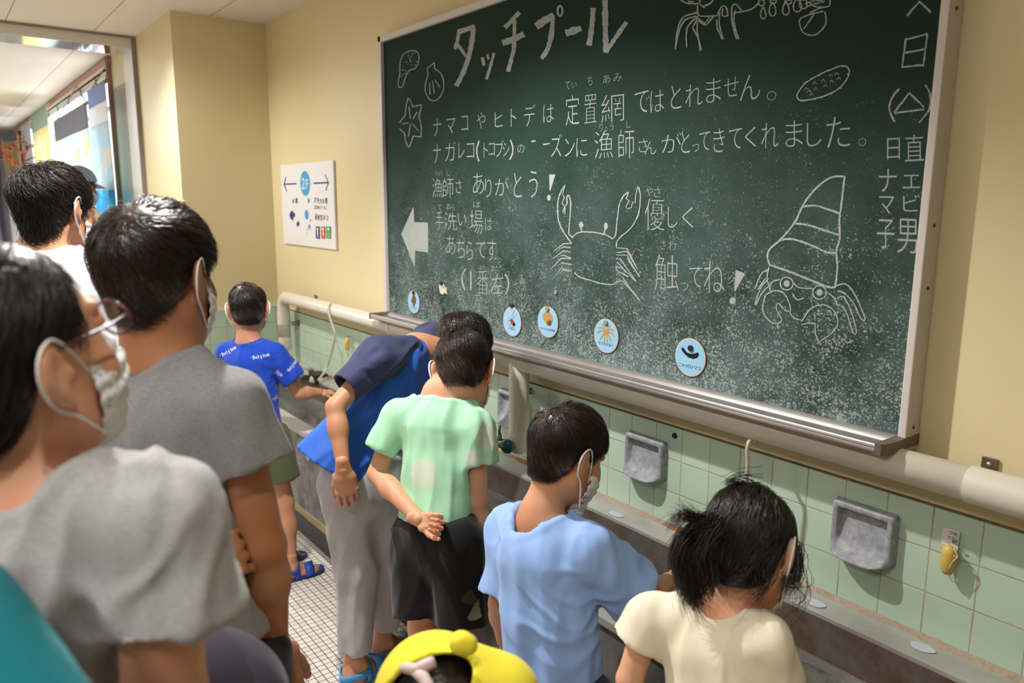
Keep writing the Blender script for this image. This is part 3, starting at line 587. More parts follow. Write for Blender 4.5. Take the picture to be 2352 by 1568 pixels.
# nail brushes hung on the wall
M_BRUSH = simple('yellow_plastic', srgb('#d0ae5c'), .4, 0, .1, 50); M_TAGW = simple('white_plastic_tag', srgb('#d8d4cf'), .45); M_INK = simple('black_ink', srgb('#1d1b1b'), .7); M_STRING = simple('pale_string', srgb('#d5cfae'), .8)
def plane_text(name, items, y, m, parent, off=0.0):
    mb = MB()
    for ch, cx, cy, w_, h_ in items:
        put_glyph(mb, ch, cx, cy, w_, h_, y=y, off=off)
    return mb.build(name, m, parent, loc=parent['org'])
def nail_brush(px, py, k, label, writing):
    c = hit(px, py, 1, -.03); b = empty('nail_brush', c, label, 'brush')
    n = 18; V = []; F = []
    prof = [(-.034, .007), (-.028, .010), (-.010, .0115), (.006, .0115), (.015, .009), (.02, .004)]
    for z, r in prof:
        for j in range(n):
            a = 2 * math.pi * j / n; V.append((c[0] + r * math.cos(a) * 1.3, c[1] + .013 * math.sin(a) * (r / .0115) + .002, c[2] + z * 1.15))
    F = [(i * n + j, i * n + (j + 1) % n, (i + 1) * n + (j + 1) % n, (i + 1) * n + j) for i in range(len(prof) - 1) for j in range(n)] + [tuple(range(n))[::-1], tuple((len(prof) - 1) * n + j for j in range(n))]
    mk('brush_body', V, F, M_BRUSH, b, loc=c, smooth=True)
    MB().tube([c + [-.013, 0, .008], c + [.018, -.004, .006]], .0035, 10).build('brush_peg', M_BRUSH, b, smooth=True)
    hk = c + np.array([.004, .018, .030])
    MB().tube([hk + [0, .005, 0], hk + [0, -.012, 0], hk + [0, -.016, .008]], .0018, 8).build('hook', M_CLIP, b)
    s = crspline([c + np.array(q) for q in ((.0, .012, .02), (.012, -.002, .019), (.020, -.006, .008), (.014, -.01, -.004), (.006, -.006, -.03), (.012, .0, -.05), (.020, .006, -.052), (.021, .004, -.044))])
    MB().tube(s, .0011, 6).build('string', M_STRING, b, smooth=True)
    if writing:
        tc = hit(px + 7, py - 42, 1, -.008)
        MB().box(tc + [-.018, -.0035, -.016], tc + [.017, .0, .020], .001).build('tag_plate', M_TAGW, b)
        MB().box(tc + [-.018, -.0042, -.026], tc + [.017, -.0012, -.0155], .0008).build('lower_tag', simple('yellowed_tag', srgb('#d6c79c'), .5), b)
        y = tc[1] - .0042
        plane_text('tag_lettering', [('つ', px + 6, py - 54, 10, 7), ('め', px + 17, py - 51, 9, 9), ('ブ', px + 1, py - 43, 9, 8), ('ラ', px + 11, py - 40, 8, 8), ('シ', px + 20, py - 37, 8, 7), ('し', px - 4, py - 33, 4, 5), ('の', px + 2, py - 31, 5, 5), ('と', px + 17, py - 27, 6, 5), ('み', px + 23, py - 25, 6, 5)], tc[1] - .0046, M_INK, b)
nail_brush(2178, 1277, 1, 'yellow nail brush hanging under a small white written tag', True)
nail_brush(796, 786, 1, 'yellow nail brush hanging on the tiles beside the bending boy', False)

# ------------------------------------------------------------------ round badges and magnets on the board
YBG = YB - .0012
M_RIM = simple('badge_rim', srgb('#5c4a44'), .4); M_RING = simple('badge_ring', srgb('#cbb9b2'), .4); M_SKYB = simple('badge_blue', srgb('#93c3e3'), .3, 0, .04, 25); M_MAG = simple('black_magnet', srgb('#1b1c1f'), .5); M_MAGG = simple('grey_magnet', srgb('#8d8a82'), .45)
def pshape(mb, c, P, y): mb.add([(c[0] + a, y, c[2] + b) for a, b in P], [tuple(range(len(P)))])
def blob(rx, ry, cx=0, cy=0, n=16, rot=0): return [(cx + rx * math.cos(q) * math.cos(rot) - ry * math.sin(q) * math.sin(rot), cy + rx * math.cos(q) * math.sin(rot) + ry * math.sin(q) * math.cos(rot)) for q in np.linspace(0, 2 * math.pi, n + 1)[:-1]]
def line_shape(mb, c, P, wd, y):
    P = [np.array(p, float) for p in P]; L = []; R_ = []
    for i, p in enumerate(P):
        tn = P[min(i + 1, len(P) - 1)] - P[max(i - 1, 0)]; tn /= np.linalg.norm(tn) + 1e-9; nn = np.array([-tn[1], tn[0]]) * wd * (.5 if i in (0, len(P) - 1) and len(P) > 2 else 1) * .5
        L.append(p + nn); R_.append(p - nn)
    n = len(P); mb.add([(c[0] + q[0], y, c[2] + q[1]) for q in L + R_], [(i, i + 1, n + i + 1, n + i) for i in range(n - 1)])
M_LOB = simple('printed_red_brown', srgb('#8b3d24'), .5, 0, .3, 300); M_TAN = simple('printed_tan', srgb('#b58a4e'), .5, 0, .35, 250); M_BRN = simple('printed_brown', srgb('#6a4a2c'), .5, 0, .35, 250); M_BLK = simple('printed_black', srgb('#141416'), .4)
def badge(px, py, pic, name_, label, mag=(0, 0), grey=False, r=.055):
    c = hit(px, py, 1, YBG); b = empty('picture_badge', c, label, 'badge', 'round sea creature badges on the board')
    MB().lathe(c, (0, -1, 0), [(0, r), (.0015, r)], 48).build('badge_rim', M_RIM, b, loc=c)
    MB().lathe(c, (0, -1, 0), [(.0016, r * .965), (.0019, r * .965)], 48).build('badge_ring', M_RING, b)
    MB().lathe(c, (0, -1, 0), [(.002, r * .90), (.0022, r * .90)], 48).build('badge_face', M_SKYB, b)
    y = c[1] - .0026; mb = MB(); m = M_TAN; c2 = c
    if pic == 'spiny':
        m = M_LOB
        pshape(mb, c, blob(.016, .009, .004, -.002, rot=-.5), y); pshape(mb, c, blob(.008, .006, .014, -.010), y); 
        for P, wd in (([(-.004, .003), (.0, .018), (.01, .034), (.016, .045)], .0014), ([(-.004, .003), (.008, .016), (.028, .03)], .0014), ([(-.004, .0), (-.018, .002), (-.024, -.004)], .002), ([(-.002, -.006), (-.012, -.012), (-.016, -.02)], .002), ([(.004, -.01), (-.002, -.02), (-.001, -.03)], .002), ([(-.004, .004), (-.014, .012), (-.02, .01)], .002), ([(.008, -.01), (.006, -.022)], .002)): line_shape(mb, c, P, wd, y - .0001)
    elif pic == 'shell':
        pshape(mb, c, [(-.026, .022), (-.012, .033), (.008, .034), (.024, .026), (.028, .010), (.022, -.004), (.012, -.014), (-.004, -.010), (-.016, .000), (-.026, .008)], y)
    elif pic == 'spider':
        pshape(mb, c, blob(.013, .011, 0, .012), y)
        for s in (-1, 1):
            for P in ([(s * .008, .016), (s * .022, .024), (s * .034, .020)], [(s * .01, .012), (s * .026, .012), (s * .038, .002)], [(s * .008, .006), (s * .018, -.004), (s * .026, -.016)], [(s * .004, .004), (s * .007, -.012), (s * .006, -.028)], [(s * .006, .018), (s * .012, .030), (s * .02, .036)]): line_shape(mb, c, P, .0055, y - .0001)
    elif pic == 'cucumber':
        m = M_BLK; pshape(mb, c, [(-.030, .022), (-.024, .023), (-.012, .012), (.004, .010), (.018, .014), (.027, .018), (.031, .012), (.026, .003), (.012, -.003), (-.006, -.001), (-.022, .008), (-.031, .016)], y)
    elif pic == 'slipper':
        m = M_BRN; pshape(mb, c, [(-.016, .012), (-.004, .030), (.012, .030), (.024, .014), (.02, -.004), (.006, -.012), (-.008, -.006), (-.022, -.004)], y); pshape(mb, c, blob(.010, .018, .002, -.004), y - .0001)
    mb.build('printed_animal', m, b)
    if pic == 'shell': m2 = MB(); pshape(m2, c, [(.0, .004), (.018, .008), (.022, -.004), (.012, -.013), (-.003, -.009)], y - .0002); m2.build('printed_shadow_side', M_BRN, b)
    k = r / .055; n = len(name_); mb = MB(); sp = min(.011, .078 / n)
    for i, ch in enumerate(name_):
        V, F = glyph(ch, 0.0); ox = (i - (n - 1) / 2) * sp
        mb.add([(c[0] + ox + u * sp * .82, y - .0001, c[2] - .026 + v * .0085) for u, v in V], F)
    mb.build('printed_name', M_BLK, b)
    mc = c + np.array([mag[0], -.0028, mag[1]]); MB().lathe(mc, (0, -1, 0), [(0, .0085), (.004, .0085), (.0055, .007), (.006, .002)], 20).build('magnet', M_MAGG if grey else M_MAG, b, smooth=False)
badge(951, 693, 'slipper', 'ゾウリエビ', 'blue round badge with a brown slipper lobster picture below the chalk arrow', (.004, .040), r=.051)
badge(1177, 738, 'spiny', 'イセエビ', 'blue round badge with a red spiny lobster picture', (0, .058))
badge(1259, 739, 'shell', 'ヤドカリの仲間', 'blue round badge with a tan shell picture and grey magnet', (.0, .044), True)
badge(1393, 771, 'spider', 'モクズショイ', 'blue round badge with a spider crab picture', (.0, .041), True)
badge(1586, 820, 'cucumber', 'ニセクロナマコ', 'blue round badge with a black sea cucumber under a black magnet', (.002, .026))
fc = hit(1018, 664, 1, YBG); fm = empty('fish_magnet', fc, 'small pale fish magnet below the chalk arrow', 'magnet')
MB().extr([(fc[0] + a, fc[1], fc[2] + b) for a, b in ((-.028, .012), (-.012, .026), (.004, .022), (.018, .006), (.030, .012), (.028, -.004), (.032, -.018), (.016, -.012), (.002, -.022), (-.018, -.018), (-.026, -.002))], (0, -1, 0), .003).build('fish_body', simple('pale_fish_print', srgb('#c8cabd'), .4, 0, .12, 90), fm, loc=fc)
MB().extr([(fc[0] + a, fc[1] - .003, fc[2] + b) for a, b in ((-.008, .016), (.010, .014), (.016, .002), (.0, .004))], (0, -1, 0), .0006).build('fish_fin', simple('yellow_fin_print', srgb('#b9a84f'), .4), fm)
MB().lathe(fc + [-.006, -.0036, .024], (0, -1, 0), [(0, .009), (.005, .008)], 18).build('magnet', M_MAG, fm)
o = MB().lathe(hit(1277, 671, 1, YBG), (0, -1, 0), [(0, .008), (.004, .007)], 18).build('magnet', simple('tan_magnet', srgb('#9c8c72'), .5), loc=hit(1277, 671, 1, YBG)); tag(o, 'small tan magnet under the chalk crab', 'magnet')

# ------------------------------------------------------------------ guide sign
C2 = Crop(620, 340, 3.266); YS = -.012
q = [hit(px, py, 1, YS) for px, py in ((643, 379), (765, 369), (771, 573), (653, 559))]
sx0 = (q[0][0] + q[3][0]) / 2; sx1 = (q[1][0] + q[2][0]) / 2; sz1 = (q[0][2] + q[1][2]) / 2; sz0 = (q[2][2] + q[3][2]) / 2
sg = empty('guide_sign', ((sx0 + sx1) / 2, YS, sz0), 'white floor guide sign with arrows and a blue circle beside the blackboard', 'sign')
MB().box((sx0, -.001, sz0), (sx1, YS, sz1), .001).build('sign_panel', simple('white_sign_board', srgb('#e6e6ea'), .35, 0, .02, 20), sg)
M_SBLUE = simple('sign_sky_blue', srgb('#3f9fd8'), .4, 0, .03); M_SNAVY = simple('sign_navy', srgb('#2a3780'), .4, 0, .03); M_SDK = simple('sign_dark_print', srgb('#3a3a3c'), .5); M_SRED = simple('sign_red', srgb('#cf3a44'), .4); M_SGRN = simple('sign_green', srgb('#3c9a3c'), .4); M_SW = simple('sign_white_print', srgb('#eef0f4'), .4)
YP = YS - .0012
def sp(P): return [hit(px, py, 1, YP) for px, py in C2(P)]
def circ(cx, cy, ry, n=28):
    c = sp([(cx, cy)])[0]; r = abs(sp([(cx, cy - ry)])[0][2] - c[2]); return [(c[0] + r * math.cos(a), YP, c[2] + r * math.sin(a)) for a in np.linspace(0, 2 * math.pi, n + 1)[:-1]]
mb = MB()
for cx, cy, ry in ((263, 265, 94), (290, 394, 19), (274, 499, 36), (304, 542, 10), (295, 590, 19), (282, 609, 8), (277, 641, 5)): P = circ(cx, cy, ry); mb.add(P, [tuple(range(len(P)))])
mb.build('sign_bubbles', M_SBLUE, sg)
mb = MB()
for P in ([(103, 266), (200, 262), (200, 272), (103, 276)], [(102, 268), (118, 217), (123, 217), (108, 270)], [(102, 272), (124, 327), (129, 325), (108, 270)], [(327, 258), (440, 253), (440, 264), (327, 270)], [(440, 258), (416, 198), (411, 199), (434, 258)], [(440, 260), (421, 320), (415, 320), (434, 260)],
          [(145, 505), (152, 480), (162, 474), (166, 464), (172, 476), (181, 490), (190, 485), (186, 500), (191, 515), (181, 512), (175, 530), (172, 546), (166, 536), (155, 530)], [(198, 570), (203, 556), (212, 545), (217, 560), (223, 556), (220, 570), (224, 580), (215, 578), (210, 592), (202, 584)]):
    mb.add([(p[0], YP, p[2]) for p in sp(P)], [tuple(range(len(P)))])
mb.build('sign_arrows_and_fish', M_SNAVY, sg)
def sign_text(name, items, m, y=YP):
    mb = MB()
    for ch, x, yy, w_, h_ in items:
        (px, py), = C2([(x, yy)]); put_glyph(mb, ch, px, py, w_ / 3.266, h_ / 3.266, y=y, off=.004)
    mb.build(name, m, sg)
sign_text('sign_floor_number', [('2', 250, 265, 24, 85), ('F', 279, 268, 18, 66)], M_SW, YP - .0006)
sign_text('sign_lettering', [('水', 175, 396, 17, 40), ('槽', 198, 394, 18, 42), ('屋', 341, 394, 18, 44), ('外', 361, 394, 18, 44), ('大', 381, 395, 18, 44), ('水', 401, 395, 18, 44), ('槽', 422, 395, 18, 46), ('(', 335, 444, 5, 32), ('2', 343, 444, 9, 26), ('5', 353, 444, 9, 26), ('m', 366, 446, 12, 20), ('プ', 380, 445, 12, 26), ('ー', 394, 446, 12, 4), ('ル', 409, 447, 13, 26), (')', 422, 447, 5, 32), ('研', 345, 519, 18, 44), ('修', 365, 520, 18, 44), ('室', 386, 521, 18, 44), ('1', 407, 522, 6, 36), ('・', 418, 522, 4, 8), ('2', 431, 523, 13, 36)], M_SDK)
for x0, x1, m in ((343, 374, M_SBLUE), (383, 416, M_SRED), (422, 458, M_SGRN)):
    P = [(p[0], YP, p[2]) for p in sp([(x0, 587), (x1, 589), (x1, 682), (x0, 675)])]
    mb = MB(); mb.add(P, [(0, 1, 2, 3)]); mb.build('sign_pictogram', M_SNAVY if m is M_SBLUE else m, sg)
    c = sp([((x0 + x1) / 2, 634)])[0]; mb = MB(); y = YP - .0006; h_ = abs(P[0][2] - P[3][2])
    pshape(mb, c, blob(.028 * h_ / .25 * 2, .10 * h_, 0, .30 * h_), y)
    if m is M_SGRN: line_shape(mb, c, [(-.04 * h_, .2 * h_), (-.02 * h_, -.05 * h_), (.12 * h_, -.07 * h_), (.2 * h_, -.32 * h_)], .07 * h_, y); line_shape(mb, c, [(.2 * h_ * math.sin(a) - .03 * h_, -.16 * h_ - .2 * h_ * math.cos(a)) for a in np.linspace(-2.2, 1.3, 10)], .05 * h_, y)
    else: pshape(mb, c, [(-.12 * h_, .17 * h_), (.12 * h_, .17 * h_), (.10 * h_, -.1 * h_), (.05 * h_, -.4 * h_), (-.05 * h_, -.4 * h_), (-.10 * h_, -.1 * h_)] if m is M_SBLUE else [(-.06 * h_, .17 * h_), (.06 * h_, .17 * h_), (.16 * h_, -.15 * h_), (.05 * h_, -.15 * h_), (.05 * h_, -.4 * h_), (-.05 * h_, -.4 * h_), (-.05 * h_, -.15 * h_), (-.16 * h_, -.15 * h_)], y)
    mb.build('pictogram_figure', M_SW, sg)

# ------------------------------------------------------------------ corridor hangings
def translucent(t, col, f=.35):
    """cloth or paper that lets daylight through"""
    tr_ = t.n('ShaderNodeBsdfTranslucent'); t.put(tr_.inputs[0], col); mx = t.n('ShaderNodeMixShader'); mx.inputs[0].default_value = f
    t.t.links.new(t.b.outputs[0], mx.inputs[1]); t.t.links.new(tr_.outputs[0], mx.inputs[2]); t.t.links.new(mx.outputs[0], t.t.nodes['Material Output'].inputs[0]); return t.m
def cloth_tr(name, c):
    t = NT(name); t.base(srgb(c)); t.set(Roughness=.8); return translucent(t, srgb(c), .2)
def map_mat(name, stops, ns=9):
    t = NT(name); f = t.noise(ns, 5, .6); r = t.n('ShaderNodeValToRGB'); t.put(r.inputs[0], f); cr = r.color_ramp; cr.interpolation = 'CONSTANT'
    cr.elements[0].position = 0; cr.elements[0].color = stops[0][1]; cr.elements[1].position = stops[1][0]; cr.elements[1].color = stops[1][1]
    for p_, c_ in stops[2:]: e = cr.elements.new(p_); e.color = c_
    t.base(r.outputs[0]); t.set(Roughness=.8); return translucent(t, r.outputs[0])
M_MAPA = map_mat('blue_sea_map', [(0, srgb('#e6ebee')), (.40, srgb('#cfe6ee')), (.50, srgb('#bfe4f2')), (.56, srgb('#e9e7da'))], 4)
M_MAPSEA = map_mat('deep_blue_map', [(0, srgb('#62c9ee')), (.42, srgb('#3fb4ec')), (.55, srgb('#5fd8f0')), (.7, srgb('#4a9fe0'))], 2.2)
M_MAPB = map_mat('geological_map', [(0, srgb('#e9e9de')), (.42, srgb('#e4e7da')), (.50, srgb('#d5ebf2')), (.60, srgb('#ece4a0')), (.66, srgb('#e3eadf'))], 3)
M_MAPC = map_mat('yellow_map', [(0, srgb('#efe3a0')), (.46, srgb('#ede6b4')), (.54, srgb('#e2e6dc')), (.60, srgb('#eadd88'))], 4)
M_SLATE = cloth_tr('slate_cloth', '#74757f'); M_BLUECL = cloth_tr('blue_cloth', '#8497c4'); M_GREENCL = cloth_tr('grey_green_cloth', '#a3b4a8'); M_PALECL = cloth_tr('white_cloth', '#e4e6ea'); M_WOOD = simple('wooden_rod', srgb('#8f745a'), .6)
def banner(label, x0, x1, z1, z0, y, strips, cord=True, sag=.01):
    """strips: (part name, share of the drop, material) from the top"""
    b = empty('hanging_map', ((x0 + x1) / 2, y, z0), label, 'map', 'maps hung in front of the corridor windows'); H = z1 - z0; zt_ = z1
    MB().tube([(x0 - .03, y, z1), (x1 + .03, y, z1)], .012, 10).build('rod', M_WOOD, b, smooth=True)
    for nm, sh, m in strips:
        zb = zt_ - H * sh; V = []; n = 16
        for zz in np.linspace(zt_, zb, 9):
            for i in range(n + 1):
                u = i / n; V.append((x0 + (x1 - x0) * u, y - .012 + sag * math.sin(u * 9 + zz * 3) * (z1 - zz), zz))
        F = [(j * (n + 1) + i, j * (n + 1) + i + 1, (j + 1) * (n + 1) + i + 1, (j + 1) * (n + 1) + i) for j in range(8) for i in range(n)]
        o = mk(nm, V, F, m, b, smooth=True); md = o.modifiers.new('thick', 'SOLIDIFY'); md.thickness = .003; zt_ = zb
    hooks = [(x0 + .05, y, z1), (x1 - .05, y, z1)]
    for hx, hy, hz in ([] if cord else hooks): MB().tube([(hx, hy, hz), (hx, YE - .031, max(hz + .01, WZ1 + .01))], .004, 6).build('cord', M_SLATE, b)
    if cord:
        xm = (x0 + x1) / 2; MB().tube([(x0 + .05, y, z1), (xm, YE - .031, max(z1 + .11, WZ1 + .005)), (x1 - .05, y, z1)], .004, 6).build('cord', M_SLATE, b)
banner('long blue and white map hanging nearest the door frame', -6.60, -5.90, 2.285, 1.15, -.63, [('cloth_strip', .11, M_BLUECL), ('map_margin', .12, M_PALECL), ('map_sheet', .40, M_MAPA), ('map_sea', .37, M_MAPSEA)])
banner('pale map with a dark grey top strip in front of the windows', -8.62, -6.75, 2.225, 1.0, -.62, [('cloth_strip', .15, M_SLATE), ('map_sheet', .85, M_MAPB)], sag=.015)
banner('yellow map with a grey green top strip at the far windows', -10.45, -9.0, 2.43, 1.2, -.62, [('cloth_strip', .16, M_GREENCL), ('map_sheet', .84, M_MAPC)], cord=False)
banner('plain pale grey sheet hanging beyond the yellow map', -11.6, -10.6, 2.36, 1.2, -.62, [('sheet', 1, simple('pale_grey_cloth', srgb('#b7bcc6'), .8))], cord=False)
# curtain closing the far end
t = NT('plum_grey_curtain'); t.base(t.mix(t.noise(6), srgb('#57505a'), srgb('#6a626b'))); t.set(Roughness=.9); M_CURT = t.m
V = []; n = 120; xc = -11.4
for zz in np.linspace(2.20, .02, 12):
    for i in range(n + 1):
        u = i / n; V.append((xc + .05 * math.sin(u * 95) * (1 + .2 * math.sin(zz * 2)) + .02 * math.sin(u * 31), -2.9 + 2.03 * u + .012 * math.sin(zz * 4 + u * 20), zz))
cu = empty('curtain', (xc, -1.9, 0), 'dark plum grey pleated curtain at the far end of the corridor', 'curtain')
mk('curtain_cloth', V, [(j * (n + 1) + i, j * (n + 1) + i + 1, (j + 1) * (n + 1) + i + 1, (j + 1) * (n + 1) + i) for j in range(11) for i in range(n)], M_CURT, cu, smooth=True)
MB().box((xc - .08, -2.95, 2.19), (xc + .1, -.72, 2.32), .01).build('curtain_pelmet', simple('dark_slate_pelmet', srgb('#4b4f58'), .7), cu)
t = NT('red_coral'); f = t.noise(26, 6, .75); t.base(t.mix(t.ramp(f, .44, .54), srgb('#2f1f1c'), t.mix(t.noise(9), srgb('#a83a1e'), srgb('#d0764a')))); t.set(Roughness=.8); M_CORAL = t.m
cc = hit(42, 352, 0, -10.42)
cor = empty('coral_fan', cc - np.array([0, 0, .35]), 'orange red coral fan beside the dark curtain', 'coral'); mb = MB(); stack = [(cc - np.array([0, 0, .32]), np.array([0, 0, 1.]), .14, .022)]; random.seed(4)
while stack:
    p, d, L, r = stack.pop(); e = p + d * L; mb.tube([p, (p + e) / 2 + np.array([random.uniform(-.01, .01)] * 3), e], [r, r * .85, r * .7], 6)
    if r > .006:
        for k in range(3 if r > .010 else 2):
            a = random.uniform(-.85, .85); dd = np.array([random.uniform(-.15, .15), math.sin(a) * d[2] + math.cos(a) * d[1], math.cos(a) * d[2] - math.sin(a) * d[1]]); dd /= np.linalg.norm(dd); stack.append((e, dd, L * random.uniform(.7, .95), r * .68))
mb.build('coral_branches', M_CORAL, cor, smooth=True)
MB().lathe(cc - np.array([0, 0, .35]), (0, 0, 1), [(0, .07), (.03, .06), (.04, .02)], 16).build('coral_base', M_ROCK, cor)
o = MB().box((cc[0] - .12, cc[1] - .14, 0), (cc[0] + .1, cc[1] + .14, cc[2] - .35), .01).build('display_stand', simple('grey_stand_paint', srgb('#8b8d92'), .5), loc=(cc[0], cc[1], 0)); tag(o, 'plain grey stand carrying the coral fan', 'stand')
# added fill lamps, then the spotlights, above the frame
for p in FILL_LAMPS + [(-7.2, -2.3, 2.47), (-9.6, -2.3, 2.47)]:
    L = empty('fill_lamp', (p[0], p[1], CEIL), 'added long white fill lamp on the ceiling, out of view', 'lamp', 'added fill lamps on the ceiling')
    MB().box((p[0] - .62, p[1] - .12, p[2] + .012), (p[0] + .62, p[1] + .12, CEIL), .006).build('fill_lamp_housing', M_LAMPW, L)
for p, lb in ((LAMP_R, 'small round ceiling spotlight over the trough'), (LAMP_L, 'small round ceiling spotlight by the door frame'), (LAMP_W, 'small round ceiling spotlight above the woman with glasses')):
    L = empty('spotlight', (p[0], p[1], CEIL), lb, 'lamp')
    MB().lathe((p[0], p[1], CEIL), (0, 0, -1), [(0, .055), (.004, .055), (.006, .04)], 24).build('spotlight_rim', M_LAMPW, L)
# ------------------------------------------------------------------ people: distance-field sculpting
def nrm(v): v = np.asarray(v, float); return v / (np.linalg.norm(v) + 1e-12)
class Field:
    """signed distance grid; shapes are blended in and the zero surface is meshed"""
    def __init__(s, lo, hi, h):
        s.h = h; s.lo = np.asarray(lo, float); s.n = np.maximum(4, np.ceil((np.asarray(hi) - s.lo) / h).astype(int) + 1)
        s.ax = [(s.lo[i] + h * np.arange(s.n[i])).astype(np.float32) for i in range(3)]; s.F = np.full(s.n, .3, np.float32)
    def like(s):
        g = Field.__new__(Field); g.h, g.lo, g.n, g.ax = s.h, s.lo, s.n, s.ax; g.F = np.full(s.n, .3, np.float32); return g
    def _sl(s, lo, hi):
        a = np.clip(np.floor((np.asarray(lo) - s.lo) / s.h).astype(int), 0, s.n); b = np.clip(np.ceil((np.asarray(hi) - s.lo) / s.h).astype(int) + 1, 0, s.n)
        return tuple(slice(int(x), int(y)) for x, y in zip(a, b))
    def grid(s, sl): return s.ax[0][sl[0]][:, None, None], s.ax[1][sl[1]][None, :, None], s.ax[2][sl[2]][None, None, :]
    def op(s, prim, k=.0, mode='u'):
        fn, lo, hi = prim; pad = max(k, 0) + 3 * s.h; sl = s._sl(np.asarray(lo) - pad, np.asarray(hi) + pad)
        if any(q.stop <= q.start for q in sl): return s
        d = fn(*s.grid(sl)); A = s.F[sl]
        if mode == 'u':
            if k > 0: h = np.maximum(k - np.abs(A - d), 0) / k; s.F[sl] = np.minimum(A, d) - h * h * k * .25
            else: s.F[sl] = np.minimum(A, d)
        elif mode == 's':
            d = -d
            if k > 0: h = np.maximum(k - np.abs(A - d), 0) / k; s.F[sl] = np.maximum(A, d) + h * h * k * .25
            else: s.F[sl] = np.maximum(A, d)
        elif mode == 'd': s.F[sl] = A + d          # displacement
        return s
    def cut(s, p, n):
        """keeps the side the normal points away from"""
        X, Y, Z = s.grid((slice(None),) * 3); s.F = np.maximum(s.F, ((X - p[0]) * n[0] + (Y - p[1]) * n[1] + (Z - p[2]) * n[2]).astype(np.float32)); return s
    def mesh(s):
        F = s.F; F[0], F[-1] = .3, .3; F[:, 0] = .3; F[:, -1] = .3; F[:, :, 0] = .3; F[:, :, -1] = .3
        I = F < 0; c = np.zeros(tuple(s.n - 1), np.uint8)
        for dx in (0, 1):
            for dy in (0, 1):
                for dz in (0, 1): c += I[dx:s.n[0] - 1 + dx, dy:s.n[1] - 1 + dy, dz:s.n[2] - 1 + dz]
        act = np.argwhere((c > 0) & (c < 8)); m = len(act)
        if m == 0: return np.zeros((0, 3)), np.zeros((0, 4), int)
        idx = np.full(tuple(s.n - 1), -1, np.int32); idx[tuple(act.T)] = np.arange(m)
        P = np.zeros((m, 3)); W = np.zeros(m); cr = np.array([[a, b, d] for a in (0, 1) for b in (0, 1) for d in (0, 1)])
        val = [F[tuple((act + q).T)] for q in cr]
        for i in range(8):
            for j in range(i + 1, 8):
                if np.abs(cr[i] - cr[j]).sum() != 1: continue
                a, b = val[i], val[j]; x = (a < 0) != (b < 0); t_ = np.where(x, a / np.where(x, a - b, 1), 0)
                P[x] += cr[i] + t_[x, None] * (cr[j] - cr[i]); W[x] += 1
        V = s.lo + s.h * (act + P / W[:, None]); Q = []
        for ax in range(3):
            u, v = (ax + 1) % 3, (ax + 2) % 3; sh = list(s.n); sh[ax] -= 1
            A = I[tuple(slice(0, sh[k]) for k in range(3))]; B = I[tuple(slice(1, None) if k == ax else slice(0, sh[k]) for k in range(3))]
            e = np.argwhere(A != B); e = e[(e[:, u] > 0) & (e[:, v] > 0)]
            if not len(e): continue
            ins = A[tuple(e.T)]; du = np.zeros(3, int); du[u] = 1; dv = np.zeros(3, int); dv[v] = 1
            q = np.stack([idx[tuple((e - du - dv).T)], idx[tuple((e - dv).T)], idx[tuple(e.T)], idx[tuple((e - du).T)]], 1)
            q[~ins] = q[~ins][:, ::-1]; Q.append(q)
        Q = np.concatenate(Q); return V, Q[(Q >= 0).all(1)]
def _seg(a, b):
    a = np.asarray(a, float); b = np.asarray(b, float); ba = b - a; return a, b, ba, float(ba @ ba) + 1e-12
def cap(a, b, ra, rb, flat=False):
    a, b, ba, L2 = _seg(a, b); r = max(ra, rb); L = math.sqrt(L2)
    def fn(X, Y, Z):
        x, y, z = X - a[0], Y - a[1], Z - a[2]; t_ = (x * ba[0] + y * ba[1] + z * ba[2]) / L2; tc = np.clip(t_, 0, 1)
        d = np.sqrt((x - tc * ba[0]) ** 2 + (y - tc * ba[1]) ** 2 + (z - tc * ba[2]) ** 2) - (ra + (rb - ra) * tc)
        if flat: d = np.maximum(d, (t_ - 1) * L)
        return d.astype(np.float32)
    return fn, np.minimum(a, b) - r, np.maximum(a, b) + r
def ecap(a, b, side, ra, rb, flat=0):
    """elliptical limb: ra, rb = (radius along side, radius across); flat 1 squares the far end, 2 both"""
    a, b, ba, L2 = _seg(a, b); L = math.sqrt(L2); ax = ba / L; sd = nrm(np.asarray(side) - ax * (np.asarray(side) @ ax)); nn = np.cross(ax, sd); r = max(max(ra), max(rb))
    def fn(X, Y, Z):
        x, y, z = X - a[0], Y - a[1], Z - a[2]; t_ = (x * ba[0] + y * ba[1] + z * ba[2]) / L2; tc = np.clip(t_, 0, 1)
        u = x * sd[0] + y * sd[1] + z * sd[2]; v = x * nn[0] + y * nn[1] + z * nn[2]; w_ = (t_ - tc) * L
        rs = ra[0] + (rb[0] - ra[0]) * tc; rn = ra[1] + (rb[1] - ra[1]) * tc; rm = np.minimum(rs, rn)
        if flat: w_ = np.where(t_ > 1, 0, w_) if flat == 1 else 0
        q = np.sqrt((u / rs) ** 2 + (v / rn) ** 2 + (w_ / rm) ** 2); g = np.sqrt((u / rs ** 2) ** 2 + (v / rn ** 2) ** 2 + (w_ / rm ** 2) ** 2)
        d = np.where(q > .3, q * (q - 1) / np.maximum(g, 1e-4), -rm * .7)
        if flat: d = np.maximum(d, (t_ - 1) * L)
        if flat == 2: d = np.maximum(d, -t_ * L)
        return d.astype(np.float32)
    return fn, np.minimum(a, b) - r, np.maximum(a, b) + r
